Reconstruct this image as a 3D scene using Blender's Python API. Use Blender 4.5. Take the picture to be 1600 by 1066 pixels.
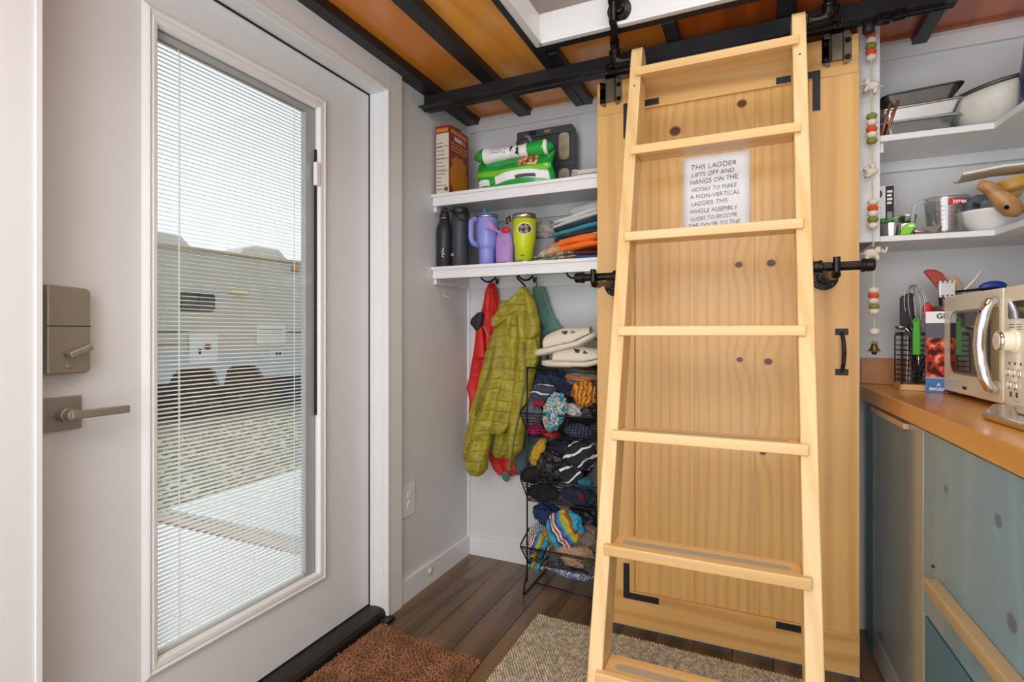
import bpy, bmesh, math, random
from mathutils import Vector, Matrix, noise, Euler
random.seed(7)
C = bpy.context.scene.collection
for o in list(bpy.data.objects): bpy.data.objects.remove(o)
R = math.radians; PI = math.pi
# ------------------------------------------------ camera, sky, lights
YAW = R(24.5); CAMZ = 1.10; FP = 838.0; HV = 521.0
cd = bpy.data.cameras.new('camera'); cam = bpy.data.objects.new('camera', cd); C.objects.link(cam)
cam.location = (0, 0, CAMZ); cam.rotation_euler = (PI/2, 0, YAW)
cd.sensor_width = 36; cd.lens = FP/1600*36; cd.shift_y = -12/1600; cd.clip_start = .02; cd.clip_end = 200
bpy.context.scene.camera = cam
w = bpy.data.worlds.new('sky'); bpy.context.scene.world = w; w.use_nodes = True
bg = w.node_tree.nodes['Background']; bg.inputs[0].default_value = (.95, .97, 1, 1); bg.inputs[1].default_value = 1.12
def area(name, loc, target, sx, sy, power, col=(1, 1, 1)):
    l = bpy.data.lights.new(name, 'AREA'); l.shape = 'RECTANGLE'; l.size = sx; l.size_y = sy; l.energy = power; l.color = col
    o = bpy.data.objects.new(name, l); C.objects.link(o); o.location = loc
    o.rotation_euler = (Vector(target)-Vector(loc)).to_track_quat('-Z', 'Y').to_euler(); return o
sl = bpy.data.lights.new('sun', 'SUN'); sl.energy = 2.1; sl.angle = R(3); sl.color = (1, .96, .9)
so = bpy.data.objects.new('sun', sl); C.objects.link(so)
so.rotation_euler = Vector((.10, .45, -.88)).to_track_quat('-Z', 'Y').to_euler()
area('room_fill_light', (.05, -1.7, 1.40), (.2, 2.0, 1.05), 1.9, 1.5, 29, (.93, .97, 1))  # unseen soft fill behind the camera, standing in for windows and flash
area('overhead_fill_light', (-.1, -.4, 2.02), (-.25, .7, .3), 1.3, .9, 14, (.94, .97, 1))  # unseen overhead fill like a bounced flash, no ceiling fixture here
area('loft_light', (.1, .9, 2.85), (-.1, 1.3, 2.0), 1.0, .8, 12, (1, .98, .95))
area('kitchen_fill_light', (-.75, -.5, 1.5), (.75, 2.1, 1.15), .9, 1.1, 9, (.96, .98, 1))  # added fill from the left to brighten the kitchen corner
area('low_uplight_fill', (-.35, -.9, .35), (.0, 1.6, 2.2), 1.4, .8, 15, (.96, .98, 1))  # added low uplight that brightens the ceiling panels, no window there
vs = bpy.context.scene.view_settings
vs.view_transform = 'Standard'; vs.look = 'None'; vs.gamma = 1; vs.use_curve_mapping = False; vs.exposure = -0.02
# ------------------------------------------------ measuring helpers: a sight line met with a real plane
_s, _c = math.sin(YAW), math.cos(YAW)
def ray(u, v):
    r = (u-800)/FP; return (-_s+_c*r, _c+_s*r, (HV-v)/FP)
def ax(u, v, x): d = ray(u, v); t = x/d[0]; return Vector((x, d[1]*t, CAMZ+d[2]*t))
def ay(u, v, y): d = ray(u, v); t = y/d[1]; return Vector((d[0]*t, y, CAMZ+d[2]*t))
def az(u, v, z): d = ray(u, v); t = (z-CAMZ)/d[2]; return Vector((d[0]*t, d[1]*t, z))
# ------------------------------------------------ materials
def lin(c):
    if isinstance(c, str): c = [int(c[i:i+2], 16)/255 for i in (0, 2, 4)]
    return tuple((x/12.92 if x <= .04045 else ((x+.055)/1.055)**2.4) for x in c)+(1,)
class NT:
    def __init__(s, name):
        s.m = bpy.data.materials.new(name); s.m.use_nodes = True; s.t = s.m.node_tree
        s.b = s.t.nodes['Principled BSDF']; s.out = s.t.nodes['Material Output']
    def n(s, typ, **kw):
        nd = s.t.nodes.new('ShaderNode'+typ)
        for k, v in kw.items():
            if k[0] == 'i' and k[1:].isdigit():
                i = int(k[1:])
                if hasattr(v, 'links') or isinstance(v, bpy.types.NodeSocket): s.t.links.new(v, nd.inputs[i])
                else: nd.inputs[i].default_value = v
            else: setattr(nd, k, v)
        return nd
    def math(s, op, a, b=0.0, c=None):
        nd = s.n('Math', operation=op)
        for i, v in enumerate((a, b) if c is None else (a, b, c)):
            if isinstance(v, bpy.types.NodeSocket): s.t.links.new(v, nd.inputs[i])
            else: nd.inputs[i].default_value = v
        return nd.outputs[0]
    def mix(s, f, a, b, mode='MIX'):
        nd = s.n('MixRGB', blend_type=mode)
        for i, v in enumerate((f, a, b)):
            if isinstance(v, bpy.types.NodeSocket): s.t.links.new(v, nd.inputs[i])
            else: nd.inputs[i].default_value = v
        return nd.outputs[0]
    def coords(s, scale=(1, 1, 1), world=False, rot=(0, 0, 0)):
        tc = s.n('NewGeometry').outputs['Position'] if world else s.n('TexCoord').outputs['Object']
        mp = s.n('Mapping'); s.t.links.new(tc, mp.inputs[0]); mp.inputs['Scale'].default_value = scale; mp.inputs['Rotation'].default_value = rot
        return mp.outputs[0]
    def bump(s, h, strength, dist=.002):
        bp = s.n('Bump'); bp.inputs['Strength'].default_value = strength; bp.inputs['Distance'].default_value = dist
        s.t.links.new(h, bp.inputs['Height']); s.t.links.new(bp.outputs[0], s.b.inputs['Normal'])
    def ramp(s, f, stops, interp='LINEAR'):
        nd = s.n('ValToRGB'); s.t.links.new(f, nd.inputs[0]); cr = nd.color_ramp; cr.interpolation = interp
        while len(cr.elements) < len(stops): cr.elements.new(.5)
        for e, (p, c) in zip(cr.elements, stops): e.position = p; e.color = lin(c)
        return nd.outputs[0]
def P(name, col, rough=.5, metal=0, var=0, vs=6, bump=0, bs=80, coat=0, trans=0, ior=1.45, bd=.002, alpha=1, spec=None, stretch=(1, 1, 1)):
    q = NT(name); b = q.b; c = lin(col)
    b.inputs['Base Color'].default_value = c; b.inputs['Roughness'].default_value = rough; b.inputs['Metallic'].default_value = metal
    if coat: b.inputs['Coat Weight'].default_value = coat; b.inputs['Coat Roughness'].default_value = .08
    if trans: b.inputs['Transmission Weight'].default_value = trans; b.inputs['IOR'].default_value = ior
    if spec is not None: b.inputs['Specular IOR Level'].default_value = spec
    if alpha < 1: b.inputs['Alpha'].default_value = alpha
    if var:
        nz = q.n('TexNoise', i0=q.coords(stretch)); nz.inputs['Scale'].default_value = vs; nz.inputs['Detail'].default_value = 4
        d = [max(0, x*(1-var)) for x in c[:3]]+[1]; l = [min(1, x*(1+var*.6)) for x in c[:3]]+[1]
        f = q.n('MapRange', i0=nz.outputs[0], i1=.35, i2=.65).outputs[0]
        q.t.links.new(q.mix(f, d, l), b.inputs['Base Color'])
    if bump:
        nz2 = q.n('TexNoise', i0=q.coords(stretch)); nz2.inputs['Scale'].default_value = bs; nz2.inputs['Detail'].default_value = 3
        q.bump(nz2.outputs[0], bump, bd)
    return q.m
def WOOD(name, c1, c2, axis=2, freq=38, dist=2.2, rough=.45, fine=.35, coat=0, knots=(), knotcol='5a2a12', patch=None, world=False, rnd=.12, cross=None, stripe=.5, sc=1.0):
    """axis = the way the grain runs"""
    q = NT(name); b = q.b
    tc = q.n('NewGeometry').outputs['Position'] if world else q.n('TexCoord').outputs['Object']
    rn = q.n('ObjectInfo').outputs['Random']
    sep = q.n('SeparateXYZ', i0=tc)
    if cross is None: cross = [1, 0, 0][axis] if axis != 2 else 0
    other = [i for i in range(3) if i not in (axis, cross)][0]
    low = [5*sc, 5*sc, 5*sc]; low[axis] = .9*sc
    mp = q.n('Mapping'); q.t.links.new(tc, mp.inputs[0]); mp.inputs['Scale'].default_value = low
    cmb = q.n('CombineXYZ'); 
    for i in range(3): q.t.links.new(q.math('MULTIPLY', rn, 17.3+i*9), cmb.inputs[i])
    q.t.links.new(cmb.outputs[0], mp.inputs['Location'])
    nz = q.n('TexNoise', i0=mp.outputs[0]); nz.inputs['Scale'].default_value = 1; nz.inputs['Detail'].default_value = 2.5
    g = q.math('MULTIPLY', sep.outputs[cross], freq)
    g = q.math('ADD', g, q.math('MULTIPLY', nz.outputs[0], dist*6))
    g = q.math('ADD', g, q.math('MULTIPLY', sep.outputs[other], freq*.6))
    kmask = None
    for (kx, kz, kr) in knots:
        dx = q.math('MULTIPLY', q.math('SUBTRACT', sep.outputs[cross], kx), 1.0)
        dz = q.math('MULTIPLY', q.math('SUBTRACT', sep.outputs[axis], kz), 1.15)
        d2 = q.math('ADD', q.math('MULTIPLY', dx, dx), q.math('MULTIPLY', q.math('MULTIPLY', dz, dz), .25))
        d2b = q.math('ADD', q.math('MULTIPLY', dx, dx), q.math('MULTIPLY', dz, dz))
        e = q.math('POWER', 2.718, q.math('MULTIPLY', d2, -1/(kr*kr*9)))
        g = q.math('ADD', g, q.math('MULTIPLY', e, 4.5))
        km = q.n('MapRange', i0=q.math('SQRT', d2b), i1=kr*1.1, i2=kr*.75).outputs[0]
        kmask = km if kmask is None else q.math('MAXIMUM', kmask, km)
    sn = q.math('SINE', q.math('MULTIPLY', g, 1.0))
    ln = q.n('MapRange', i0=sn, i1=-.2, i2=1.0).outputs[0]
    fs = [130, 130, 130]; fs[axis] = 3
    mp2 = q.n('Mapping'); q.t.links.new(tc, mp2.inputs[0]); mp2.inputs['Scale'].default_value = fs; q.t.links.new(cmb.outputs[0], mp2.inputs['Location'])
    nf = q.n('TexNoise', i0=mp2.outputs[0]); nf.inputs['Scale'].default_value = 1; nf.inputs['Detail'].default_value = 2
    f = q.math('ADD', q.math('MULTIPLY', ln, stripe), q.math('MULTIPLY', q.math('SUBTRACT', nf.outputs[0], .35), fine))
    f.node.use_clamp = True
    col = q.mix(f, lin(c1), lin(c2))
    if patch:
        np_ = q.n('TexNoise', i0=mp.outputs[0]); np_.inputs['Scale'].default_value = .7; np_.inputs['Detail'].default_value = 1
        col = q.mix(q.n('MapRange', i0=np_.outputs[0], i1=.42, i2=.62).outputs[0], col, lin(patch))
    if kmask is not None: col = q.mix(kmask, col, lin(knotcol))
    hs = q.n('HueSaturation'); q.t.links.new(col, hs.inputs['Color'])
    q.t.links.new(q.math('ADD', q.math('MULTIPLY', rn, 2*rnd), 1-rnd), hs.inputs['Value'])
    q.t.links.new(hs.outputs[0], b.inputs['Base Color'])
    b.inputs['Roughness'].default_value = rough
    if coat: b.inputs['Coat Weight'].default_value = coat; b.inputs['Coat Roughness'].default_value = .12
    q.bump(nf.outputs[0], .12, .0006)
    return q.m
def STRIPE(name, stops, scale=8, axis='X', rough=.9, dist=1.5, rot=(0, 0, 0)):
    q = NT(name); wv = q.n('TexWave', i0=q.coords(rot=rot), bands_direction=axis, wave_profile='SAW')
    wv.inputs['Scale'].default_value = scale; wv.inputs['Distortion'].default_value = dist; wv.inputs['Detail Scale'].default_value = 1
    q.t.links.new(q.ramp(wv.outputs[1], stops, 'CONSTANT'), q.b.inputs['Base Color']); q.b.inputs['Roughness'].default_value = rough
    nz = q.n('TexNoise', i0=q.coords()); nz.inputs['Scale'].default_value = 300; q.bump(nz.outputs[0], .4, .001); return q.m
def PATCH(name, stops, scale=30, rough=.85, vor=False):
    q = NT(name)
    t = q.n('TexVoronoi' if vor else 'TexNoise', i0=q.coords()); t.inputs['Scale'].default_value = scale
    q.t.links.new(q.ramp(t.outputs[0], stops, 'CONSTANT'), q.b.inputs['Base Color']); q.b.inputs['Roughness'].default_value = rough
    nz = q.n('TexNoise', i0=q.coords()); nz.inputs['Scale'].default_value = 250; q.bump(nz.outputs[0], .4, .001); return q.m
def GLASS(name, tint=(1, 1, 1), refl=.08, rough=0.0):
    q = NT(name); tr = q.n('BsdfTransparent'); tr.inputs[0].default_value = (*tint, 1)
    gl = q.n('BsdfGlossy'); gl.inputs['Roughness'].default_value = rough
    fr = q.n('LayerWeight'); fr.inputs[0].default_value = .5
    f = q.math('ADD', q.math('MULTIPLY', q.math('POWER', fr.outputs['Facing'], 4.0), .8), refl*.5)
    f.node.use_clamp = True
    mx = q.n('MixShader', i0=f, i1=tr.outputs[0], i2=gl.outputs[0]); q.t.links.new(mx.outputs[0], q.out.inputs[0]); return q.m
m_wall = P('white_wall', 'dadbdc', .55, var=.02, bump=.08, bs=60)
m_trim = P('white_trim_paint', 'e6e7e8', .35, var=.015)
m_door = P('white_door_paint', 'e0e2e4', .4, var=.015, bump=.05, bs=40)
m_black = P('black_steel', '2b2c2e', .38, .3, var=.25, bump=.1, bs=60)
m_iron = P('black_iron_pipe', '2a2725', .28, .75, var=.3, vs=30, bump=.25, bs=120)
m_hang = P('bronzed_hanger_steel', '6f6656', .42, .5, var=.2, vs=20)
m_mblack = P('matte_black_steel', '1e1e20', .5, .2, var=.2, vs=40)
m_nickel = P('brushed_nickel', 'aaa59c', .4, .8, bump=.15, bs=120, stretch=(1, 1, 12))
m_chrome = P('chrome', 'e8eaee', .08, 1)
m_steel = P('stainless_steel', 'c6c5c2', .22, 1, bump=.05, bs=60)
m_darksteel = P('dark_bakeware', '5f5d59', .38, .7, var=.2, vs=8)
m_slat = P('white_blind_slat', 'f2f5f6', .45)
m_slat.node_tree.nodes['Principled BSDF'].inputs['Subsurface Weight'].default_value = 0
m_glass = GLASS('door_glass', (.99, 1, .995), .05)
m_dish = GLASS('dish_glass', (.80, .83, .82), .2, .05)
pine_knots = [(-.265, 1.825, .021), (-.055, 1.335, .013), (.045, 1.335, .015), (-.052, 1.01, .011), (.036, 1.005, .014), (.02, .70, .012), (-.045, 1.885, .017), (-.03, 1.62, .012)]
m_panel = WOOD('knotty_pine_panel', 'dcae69', 'b58345', 2, 190, 1.6, .36, knots=pine_knots, world=False, cross=0, rnd=.02, fine=.55, stripe=.30)
m_pine = WOOD('pine_frame', 'd9ad6a', 'b57f40', 2, 90, 1.2, .4, cross=0, rnd=.05, stripe=.35)
m_pineh = WOOD('pine_frame_across', 'dbac66', 'b57c3c', 0, 80, 2.0, .4, cross=2, rnd=.05, stripe=.45)
m_lad = WOOD('ladder_pine', 'e8c78d', 'cda05c', 2, 110, .8, .38, cross=0, rnd=.05, coat=.15, stripe=.35)
m_ladh = WOOD('ladder_tread_pine', 'e9c284', 'cb9752', 0, 100, 1.0, .36, cross=1, rnd=.07, coat=.2, stripe=.35)
m_ply = WOOD('orange_stained_plywood', 'f2a544', 'cf8028', 1, 18, 4.2, .28, cross=0, coat=.4, rnd=.12, patch='e68a2c', stripe=.5)
m_plyred = WOOD('red_stained_plywood', 'd06a28', '9a4416', 1, 18, 4.2, .3, cross=0, coat=.4, rnd=.1, stripe=.6)
m_ceilpine = WOOD('knotty_ceiling_pine', 'dcae63', 'b5803a', 1, 45, 2.2, .45, cross=0, rnd=.08, stripe=.5, knots=[(-.35, 1.0, .02), (-.1, 1.3, .02), (.2, .9, .02)])
m_plank = WOOD('dark_floor_plank', '7c6143', '40301f', 1, 42, 2.0, .3, cross=0, rnd=.22, fine=.8, coat=.15, stripe=.55)
m_block = WOOD('butcher_block', 'd9973f', 'bd7a30', 1, 55, 1.0, .3, cross=0, coat=.35, rnd=.05, stripe=.4, sc=1.4)
m_splash = WOOD('backsplash_wood', 'c98b57', 'b3733f', 0, 45, 1.0, .4, cross=2, rnd=.03)
m_blue = WOOD('blue_stained_pine', '6698ad', '7daab6', 2, 40, 2.2, .3, cross=1, coat=.5, rnd=.02, stripe=.45, knots=[(1.50, .75, .012), (1.25, .76, .016), (1.2, .60, .02)], knotcol='35687c')
m_blued = P('blue_cabinet_edge', '3f7f97', .35, var=.08, stretch=(1, 1, .1))
m_greyblue = WOOD('grey_washed_pine', '8f9a98', '9fa59d', 2, 40, 1.2, .22, cross=1, coat=.8, rnd=.02, stripe=.5)
m_ltwood = WOOD('pale_edge_wood', 'cfb184', 'b09068', 1, 120, .6, .4, cross=2)
m_cream = P('cream_enamel', 'f8f1da', .3, coat=.4)
m_dark = P('dark_void', '17181a', .6)
m_paper = P('white_paper', 'eceef2', .6, bump=.05, bs=20)
m_ink = P('pencil_ink', '4c4a52', .7)
m_white = P('white_ceramic', 'e9e9e6', .25, var=.03)
m_redprint = P('red_print', 'cc2222', .5)
m_bk = P('black_print', '1b1b1d', .6)
m_wprint = P('white_print', 'f0f0f0', .5)
m_rug1 = P('brown_chenille', '986c4c', .9, var=.35, vs=14, bump=.3, bs=300)
m_rug1b = P('brown_rug_backing', '7a4a2e', .95)
m_rug2 = P('woven_jute', 'c4b8a0', .95, var=.4, vs=60, bump=.4, bs=260)
m_rug2b = P('jute_backing', '7d6d54', .95)
m_green = P('olive_green_nylon', '9d9327', .5, var=.22, vs=14, bump=.3, bs=60)
m_greend = P('olive_zip_tape', '77753a', .6)
m_red = P('red_nylon', 'd21c18', .55, var=.12, bump=.2, bs=50)
m_teal = P('faded_teal_cotton', '6f9c8c', .85, var=.12, bump=.3, bs=160)
m_slate = P('slate_teal_cotton', '5c7377', .85, var=.12, bump=.3, bs=160)
m_slide = P('cream_foam', 'ded3c0', .55, var=.04)
# ------------------------------------------------ mesh builder
origin = {}
class MB:
    def __init__(s): s.v = []; s.f = []
    def add(s, vs_, fs): n = len(s.v); s.v += [Vector(p) for p in vs_]; s.f += [tuple(i+n for i in f) for f in fs]; return s
    def box(s, a, b):
        x0, y0, z0 = a; x1, y1, z1 = b
        return s.add([(x0, y0, z0), (x1, y0, z0), (x1, y1, z0), (x0, y1, z0), (x0, y0, z1), (x1, y0, z1), (x1, y1, z1), (x0, y1, z1)],
                     [(0, 3, 2, 1), (4, 5, 6, 7), (0, 1, 5, 4), (1, 2, 6, 5), (2, 3, 7, 6), (3, 0, 4, 7)])
    def obox(s, c, size, rot=(0, 0, 0)):
        m = Euler(rot).to_matrix(); hx, hy, hz = [k/2 for k in size]; c = Vector(c)
        pts = [c+m@Vector(p) for p in ((-hx, -hy, -hz), (hx, -hy, -hz), (hx, hy, -hz), (-hx, hy, -hz), (-hx, -hy, hz), (hx, -hy, hz), (hx, hy, hz), (-hx, hy, hz))]
        return s.add(pts, [(0, 3, 2, 1), (4, 5, 6, 7), (0, 1, 5, 4), (1, 2, 6, 5), (2, 3, 7, 6), (3, 0, 4, 7)])
    def tube(s, pts, r, n=8, caps=True, flat=1.0):
        pts = [Vector(p) for p in pts]; rs = r if isinstance(r, (list, tuple)) else [r]*len(pts)
        rings = []; up = None
        for i, p in enumerate(pts):
            d = (pts[min(i+1, len(pts)-1)]-pts[max(i-1, 0)]).normalized()
            if up is None:
                up = Vector((0, 0, 1)) if abs(d.z) < .9 else Vector((1, 0, 0))
            a = d.cross(up)
            if a.length < 1e-6: a = d.orthogonal()
            a.normalize(); b = a.cross(d).normalized(); up = b
            rings.append([p+(a*math.cos(2*PI*k/n)+b*math.sin(2*PI*k/n)*flat)*rs[i] for k in range(n)])
        vs_ = [q for rg in rings for q in rg]; fs = []
        for i in range(len(pts)-1):
            for k in range(n):
                k2 = (k+1) % n; fs.append((i*n+k, i*n+k2, (i+1)*n+k2, (i+1)*n+k))
        if caps: fs.append(tuple(reversed(range(n)))); fs.append(tuple((len(pts)-1)*n+k for k in range(n)))
        return s.add(vs_, fs)
    def lathe(s, c, prof, n=24, axis='z', rot=None, caps=True):
        c = Vector(c); vs_ = []; fs = []
        M_ = Euler(rot).to_matrix() if rot else (Matrix.Identity(3) if axis == 'z' else (Euler((0, PI/2, 0)).to_matrix() if axis == 'x' else Euler((-PI/2, 0, 0)).to_matrix()))
        for (r, z) in prof:
            for k in range(n): vs_.append(c+M_@Vector((r*math.cos(2*PI*k/n), r*math.sin(2*PI*k/n), z)))
        for i in range(len(prof)-1):
            for k in range(n):
                k2 = (k+1) % n; fs.append((i*n+k, i*n+k2, (i+1)*n+k2, (i+1)*n+k))
        if caps: fs.append(tuple(reversed(range(n)))); fs.append(tuple((len(prof)-1)*n+k for k in range(n)))
        return s.add(vs_, fs)
    def ell(s, c, r, n=16, m=10, rot=(0, 0, 0), fn=None):
        c = Vector(c); M_ = Euler(rot).to_matrix(); vs_ = []; fs = []
        r = (r, r, r) if not isinstance(r, (tuple, list)) else r
        for i in range(m+1):
            th = PI*i/m
            for k in range(n):
                ph = 2*PI*k/n; d = Vector((math.sin(th)*math.cos(ph), math.sin(th)*math.sin(ph), math.cos(th)))
                q = 1 if fn is None else fn(d)
                vs_.append(c+M_@Vector((d.x*r[0]*q, d.y*r[1]*q, d.z*r[2]*q)))
        for i in range(m):
            for k in range(n):
                k2 = (k+1) % n; fs.append((i*n+k, (i+1)*n+k, (i+1)*n+k2, i*n+k2))
        return s.add(vs_, fs)
    def prism(s, poly, axis, a, b):
        n = len(poly)
        def mk(p, d):
            return {'x': (d, p[0], p[1]), 'y': (p[0], d, p[1]), 'z': (p[0], p[1], d)}[axis]
        vs_ = [mk(p, a) for p in poly]+[mk(p, b) for p in poly]
        fs = [tuple(range(n)), tuple(reversed(range(n, 2*n)))]+[(i, i+n, (i+1) % n+n, (i+1) % n) for i in range(n)]
        return s.add(vs_, fs)
    def grid(s, fn, nu, nv, wrap=False):
        vs_ = [fn(i/(nu if wrap else nu-1), j/(nv-1)) for j in range(nv) for i in range(nu)]; fs = []
        for j in range(nv-1):
            for i in range(nu if wrap else nu-1):
                i2 = (i+1) % nu; fs.append((j*nu+i, j*nu+i2, (j+1)*nu+i2, (j+1)*nu+i))
        return s.add(vs_, fs)
    def build(s, name, mat, parent=None, smooth=False, bevel=0, solid=0, keep=False, fixn=True, sub=0):
        lo = Vector([min(p[i] for p in s.v) for i in range(3)]); hi = Vector([max(p[i] for p in s.v) for i in range(3)])
        og = Vector((0, 0, 0)) if keep else Vector(((lo.x+hi.x)/2, (lo.y+hi.y)/2, lo.z))
        me = bpy.data.meshes.new(name); me.from_pydata([p-og for p in s.v], [], s.f)
        if fixn:
            bm = bmesh.new(); bm.from_mesh(me); bmesh.ops.recalc_face_normals(bm, faces=bm.faces); bm.to_mesh(me); bm.free()
        for m in (mat if isinstance(mat, list) else [mat]): me.materials.append(m)
        if smooth:
            for p in me.polygons: p.use_smooth = True
        o = bpy.data.objects.new(name, me); C.objects.link(o)
        place(o, og, parent)
        if solid: md = o.modifiers.new('solid', 'SOLIDIFY'); md.thickness = solid; md.offset = 0
        if bevel:
            md = o.modifiers.new('bevel', 'BEVEL'); md.width = bevel; md.segments = 2; md.limit_method = 'ANGLE'; md.angle_limit = R(40)
            if hasattr(md, 'harden_normals'): md.harden_normals = False
        if sub: md = o.modifiers.new('sub', 'SUBSURF'); md.levels = sub; md.render_levels = sub
        return o
def place(o, og, parent):
    origin[o] = Vector(og); o.location = og
    if parent: o.parent = parent; o.location = Vector(og)-origin[parent]
def tag(o, label=None, cat=None, group=None, kind=None):
    if label: o['label'] = label
    if cat: o['category'] = cat
    if group: o['group'] = group
    if kind: o['kind'] = kind
    return o
def thing(name, label, cat, loc=(0, 0, 0), group=None, kind=None):
    o = bpy.data.objects.new(name, None); C.objects.link(o); o.empty_display_size = .05; place(o, loc, None); return tag(o, label, cat, group, kind)
def inst(name, me, loc, parent=None, rot=(0, 0, 0), mat=None):
    o = bpy.data.objects.new(name, me); C.objects.link(o); place(o, loc, parent); o.rotation_euler = rot
    if mat: o.material_slots[0].link = 'OBJECT'; o.material_slots[0].material = mat
    return o
def B(a, b): return MB().box([min(a[i], b[i]) for i in range(3)], [max(a[i], b[i]) for i in range(3)])
def text_obj(name, s, size, mat, loc, rot, parent, depth=.0006, shear=0, sx=1, align='LEFT', sp=1.0, bold=0, jit=0):
    cu = bpy.data.curves.new(name, 'FONT'); cu.body = s; cu.size = size; cu.extrude = depth; cu.shear = shear; cu.align_x = align; cu.space_character = sp; cu.offset = bold
    cu.resolution_u = 3
    t = bpy.data.objects.new('tmp', cu); C.objects.link(t); dg = bpy.context.evaluated_depsgraph_get(); dg.update()
    me = bpy.data.meshes.new_from_object(t.evaluated_get(dg)); bpy.data.objects.remove(t)
    if jit:
        for v_ in me.vertices:
            p = Vector((v_.co.x*42, v_.co.y*42, loc[2]*31)); v_.co.x += noise.noise(p)*jit; v_.co.y += noise.noise(p+Vector((7, 3, 1)))*jit*1.3
    me.materials.clear(); me.materials.append(mat); me.name = name
    o = bpy.data.objects.new(name, me); C.objects.link(o); place(o, loc, parent); o.rotation_euler = rot; o.scale = (sx, 1, 1); return o
# ================================================= THE SETTING
XL, YB, XR, CZ = -1.313, 2.355, .98, 2.155
DX = -1.376; DY0, DY1, DZ0, DZ1 = .585, 1.675, .045, 2.027
wl = MB()
wl.box((XL-.13, -2.6, -.05), (XL, .565, 3.3)); wl.box((XL-.13, 1.70, -.05), (XL, YB+.13, 3.3)); wl.box((XL-.13, .565, 2.055), (XL, 1.70, 3.3))
tag(wl.build('wall_left', m_wall), kind='structure')
tag(B((XL-.13, YB, -.05), (XR+.1, YB+.1, 3.3)).build('wall_back', m_wall), kind='structure')
tag(B((XR, -2.6, -.05), (XR+.1, YB, 3.3)).build('wall_right', m_wall), kind='structure')
tag(B((XL, -2.7, -.05), (XR, -2.6, 3.3)).build('wall_rear', m_wall), kind='structure')
tag(B((XL-.13, -2.7, 3.3), (XR+.1, YB+.1, 3.4)).build('roof', m_wall), kind='structure')
# partition wall the sliding door hangs against
pw = tag(B((-.535, 2.035, 0), (.21, YB, 2.04)).build('wall_partition', m_wall), kind='structure')
tag(B((-.53, 2.018, 0), (.299, 2.034, .095)).build('baseboard_partition', m_trim), kind='structure')
# floor with planks
fl = tag(B((XL-.13, -2.7, -.06), (XR+.1, YB+.1, -.012)).build('floor', P('subfloor', '2a211b', .8)), kind='structure')
pwid = .127; nx = 0
pm = {}
x = -1.345
while x < XR:
    y = -.2-random.random()*.9; k = 0
    while y < YB:
        L_ = 1.22; y0, y1 = max(y, -.6), min(y+L_, YB)
        if y1-y0 > .05:
            x0, x1 = max(x, -1.36), min(x+pwid, XR)
            B((x0+.0008, y0+.0009, -.012), (x1-.0008, y1-.0009, 0)).build('floor_plank', m_plank, fl, bevel=.0012)
        y += L_
    x += pwid
B((XL, -2.6, -.012), (XR, -.602, -.001)).build('floor_field', m_plank, fl)
# baseboards, corner bead, back crown
tag(B((XL, 1.775, 0), (XL+.014, YB, .093)).build('baseboard_left', m_trim, bevel=.002), kind='structure')
tag(B((XL+.014, YB-.014, 0), (-.54, YB, .093)).build('baseboard_back', m_trim, bevel=.002), kind='structure')
tag(B((XL, YB-.012, .093), (XL+.012, YB, 2.12)).build('trim_1', m_trim), kind='structure')
tag(B((XL, YB-.018, 2.095), (XR, YB, 2.148)).build('trim_2', m_trim, bevel=.002), kind='structure')
# ceiling: plywood panels between black steel joists
ce = thing('ceiling', None, None, (0, 2, 2.15), kind='structure')
JX = [(-1.313, -1.245), (-1.03, -.968), (-.748, -.706), (-.29, -.245), (.06, .115), (.505, .55), (.90, .98)]
for i, (a, b) in enumerate(JX):
    y0 = 1.835 if 3 <= i <= 5 else -2.6
    B((a, y0, 2.13), (b, YB-.001, 2.19)).build('joist', m_black, ce, bevel=.003)
B((-.704, 1.86, 2.13), (-.668, YB-.001, 2.19)).build('joist', m_black, ce, bevel=.003)
B((-.706, 1.782, 2.13), (.90, 1.832, 2.19)).build('joist', m_black, ce, bevel=.003)
pans = [(-1.243, -1.032, -.5, YB, m_ply), (-.966, -.75, -.5, YB, m_ply), (-.666, -.292, 1.834, YB, m_ply), (-.243, .058, 1.834, YB, m_plyred), (.117, .503, 1.834, YB, m_plyred), (.552, .90, 1.834, YB, m_plyred)]
for a, b, y0, y1, mt in pans:
    B((a-.003, y0, 2.165), (b+.003, y1-.001, 2.178)).build('ceiling_panel', mt, ce)
B((-1.313, -2.6, 2.165), (XR, -.502, 2.178)).build('ceiling_panel', m_ply, ce)
B((-.706, -.5, 2.165), (.90, .50, 2.178)).build('ceiling_panel', m_ply, ce)
B((-.704, .503, 2.13), (.90, .55, 2.19)).build('joist', m_black, ce, bevel=.003)
# cross beam along the room with a lip
bm_ = MB(); bm_.box((XL+.002, 1.955, 2.068), (.535, 2.0, 2.129)); bm_.build('cross_beam', m_black, ce, bevel=.003)
# loft above the opening: knotty pine boards
lc = thing('ceiling_loft', None, None, (0, 1, 2.95), kind='structure')
x = -1.3
while x < XR:
    B((x+.001, -2.5, 2.93), (x+.123, YB, 2.95)).build('ceiling_board', m_ceilpine, lc, bevel=.002); x += .125
cb = MB(); cb.box((-.722, .505, 2.128), (-.704, 1.795, 2.235)); cb.box((-.704, 1.775, 2.128), (.90, 1.795, 2.235)); cb.box((-.704, .505, 2.128), (.90, .523, 2.235))
cb.box((-.712, .523, 2.122), (-.690, 1.777, 2.134)); cb.box((-.70, 1.762, 2.122), (.90, 1.782, 2.134))
tag(cb.build('trim_3', m_trim, bevel=.002), kind='structure')
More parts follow.
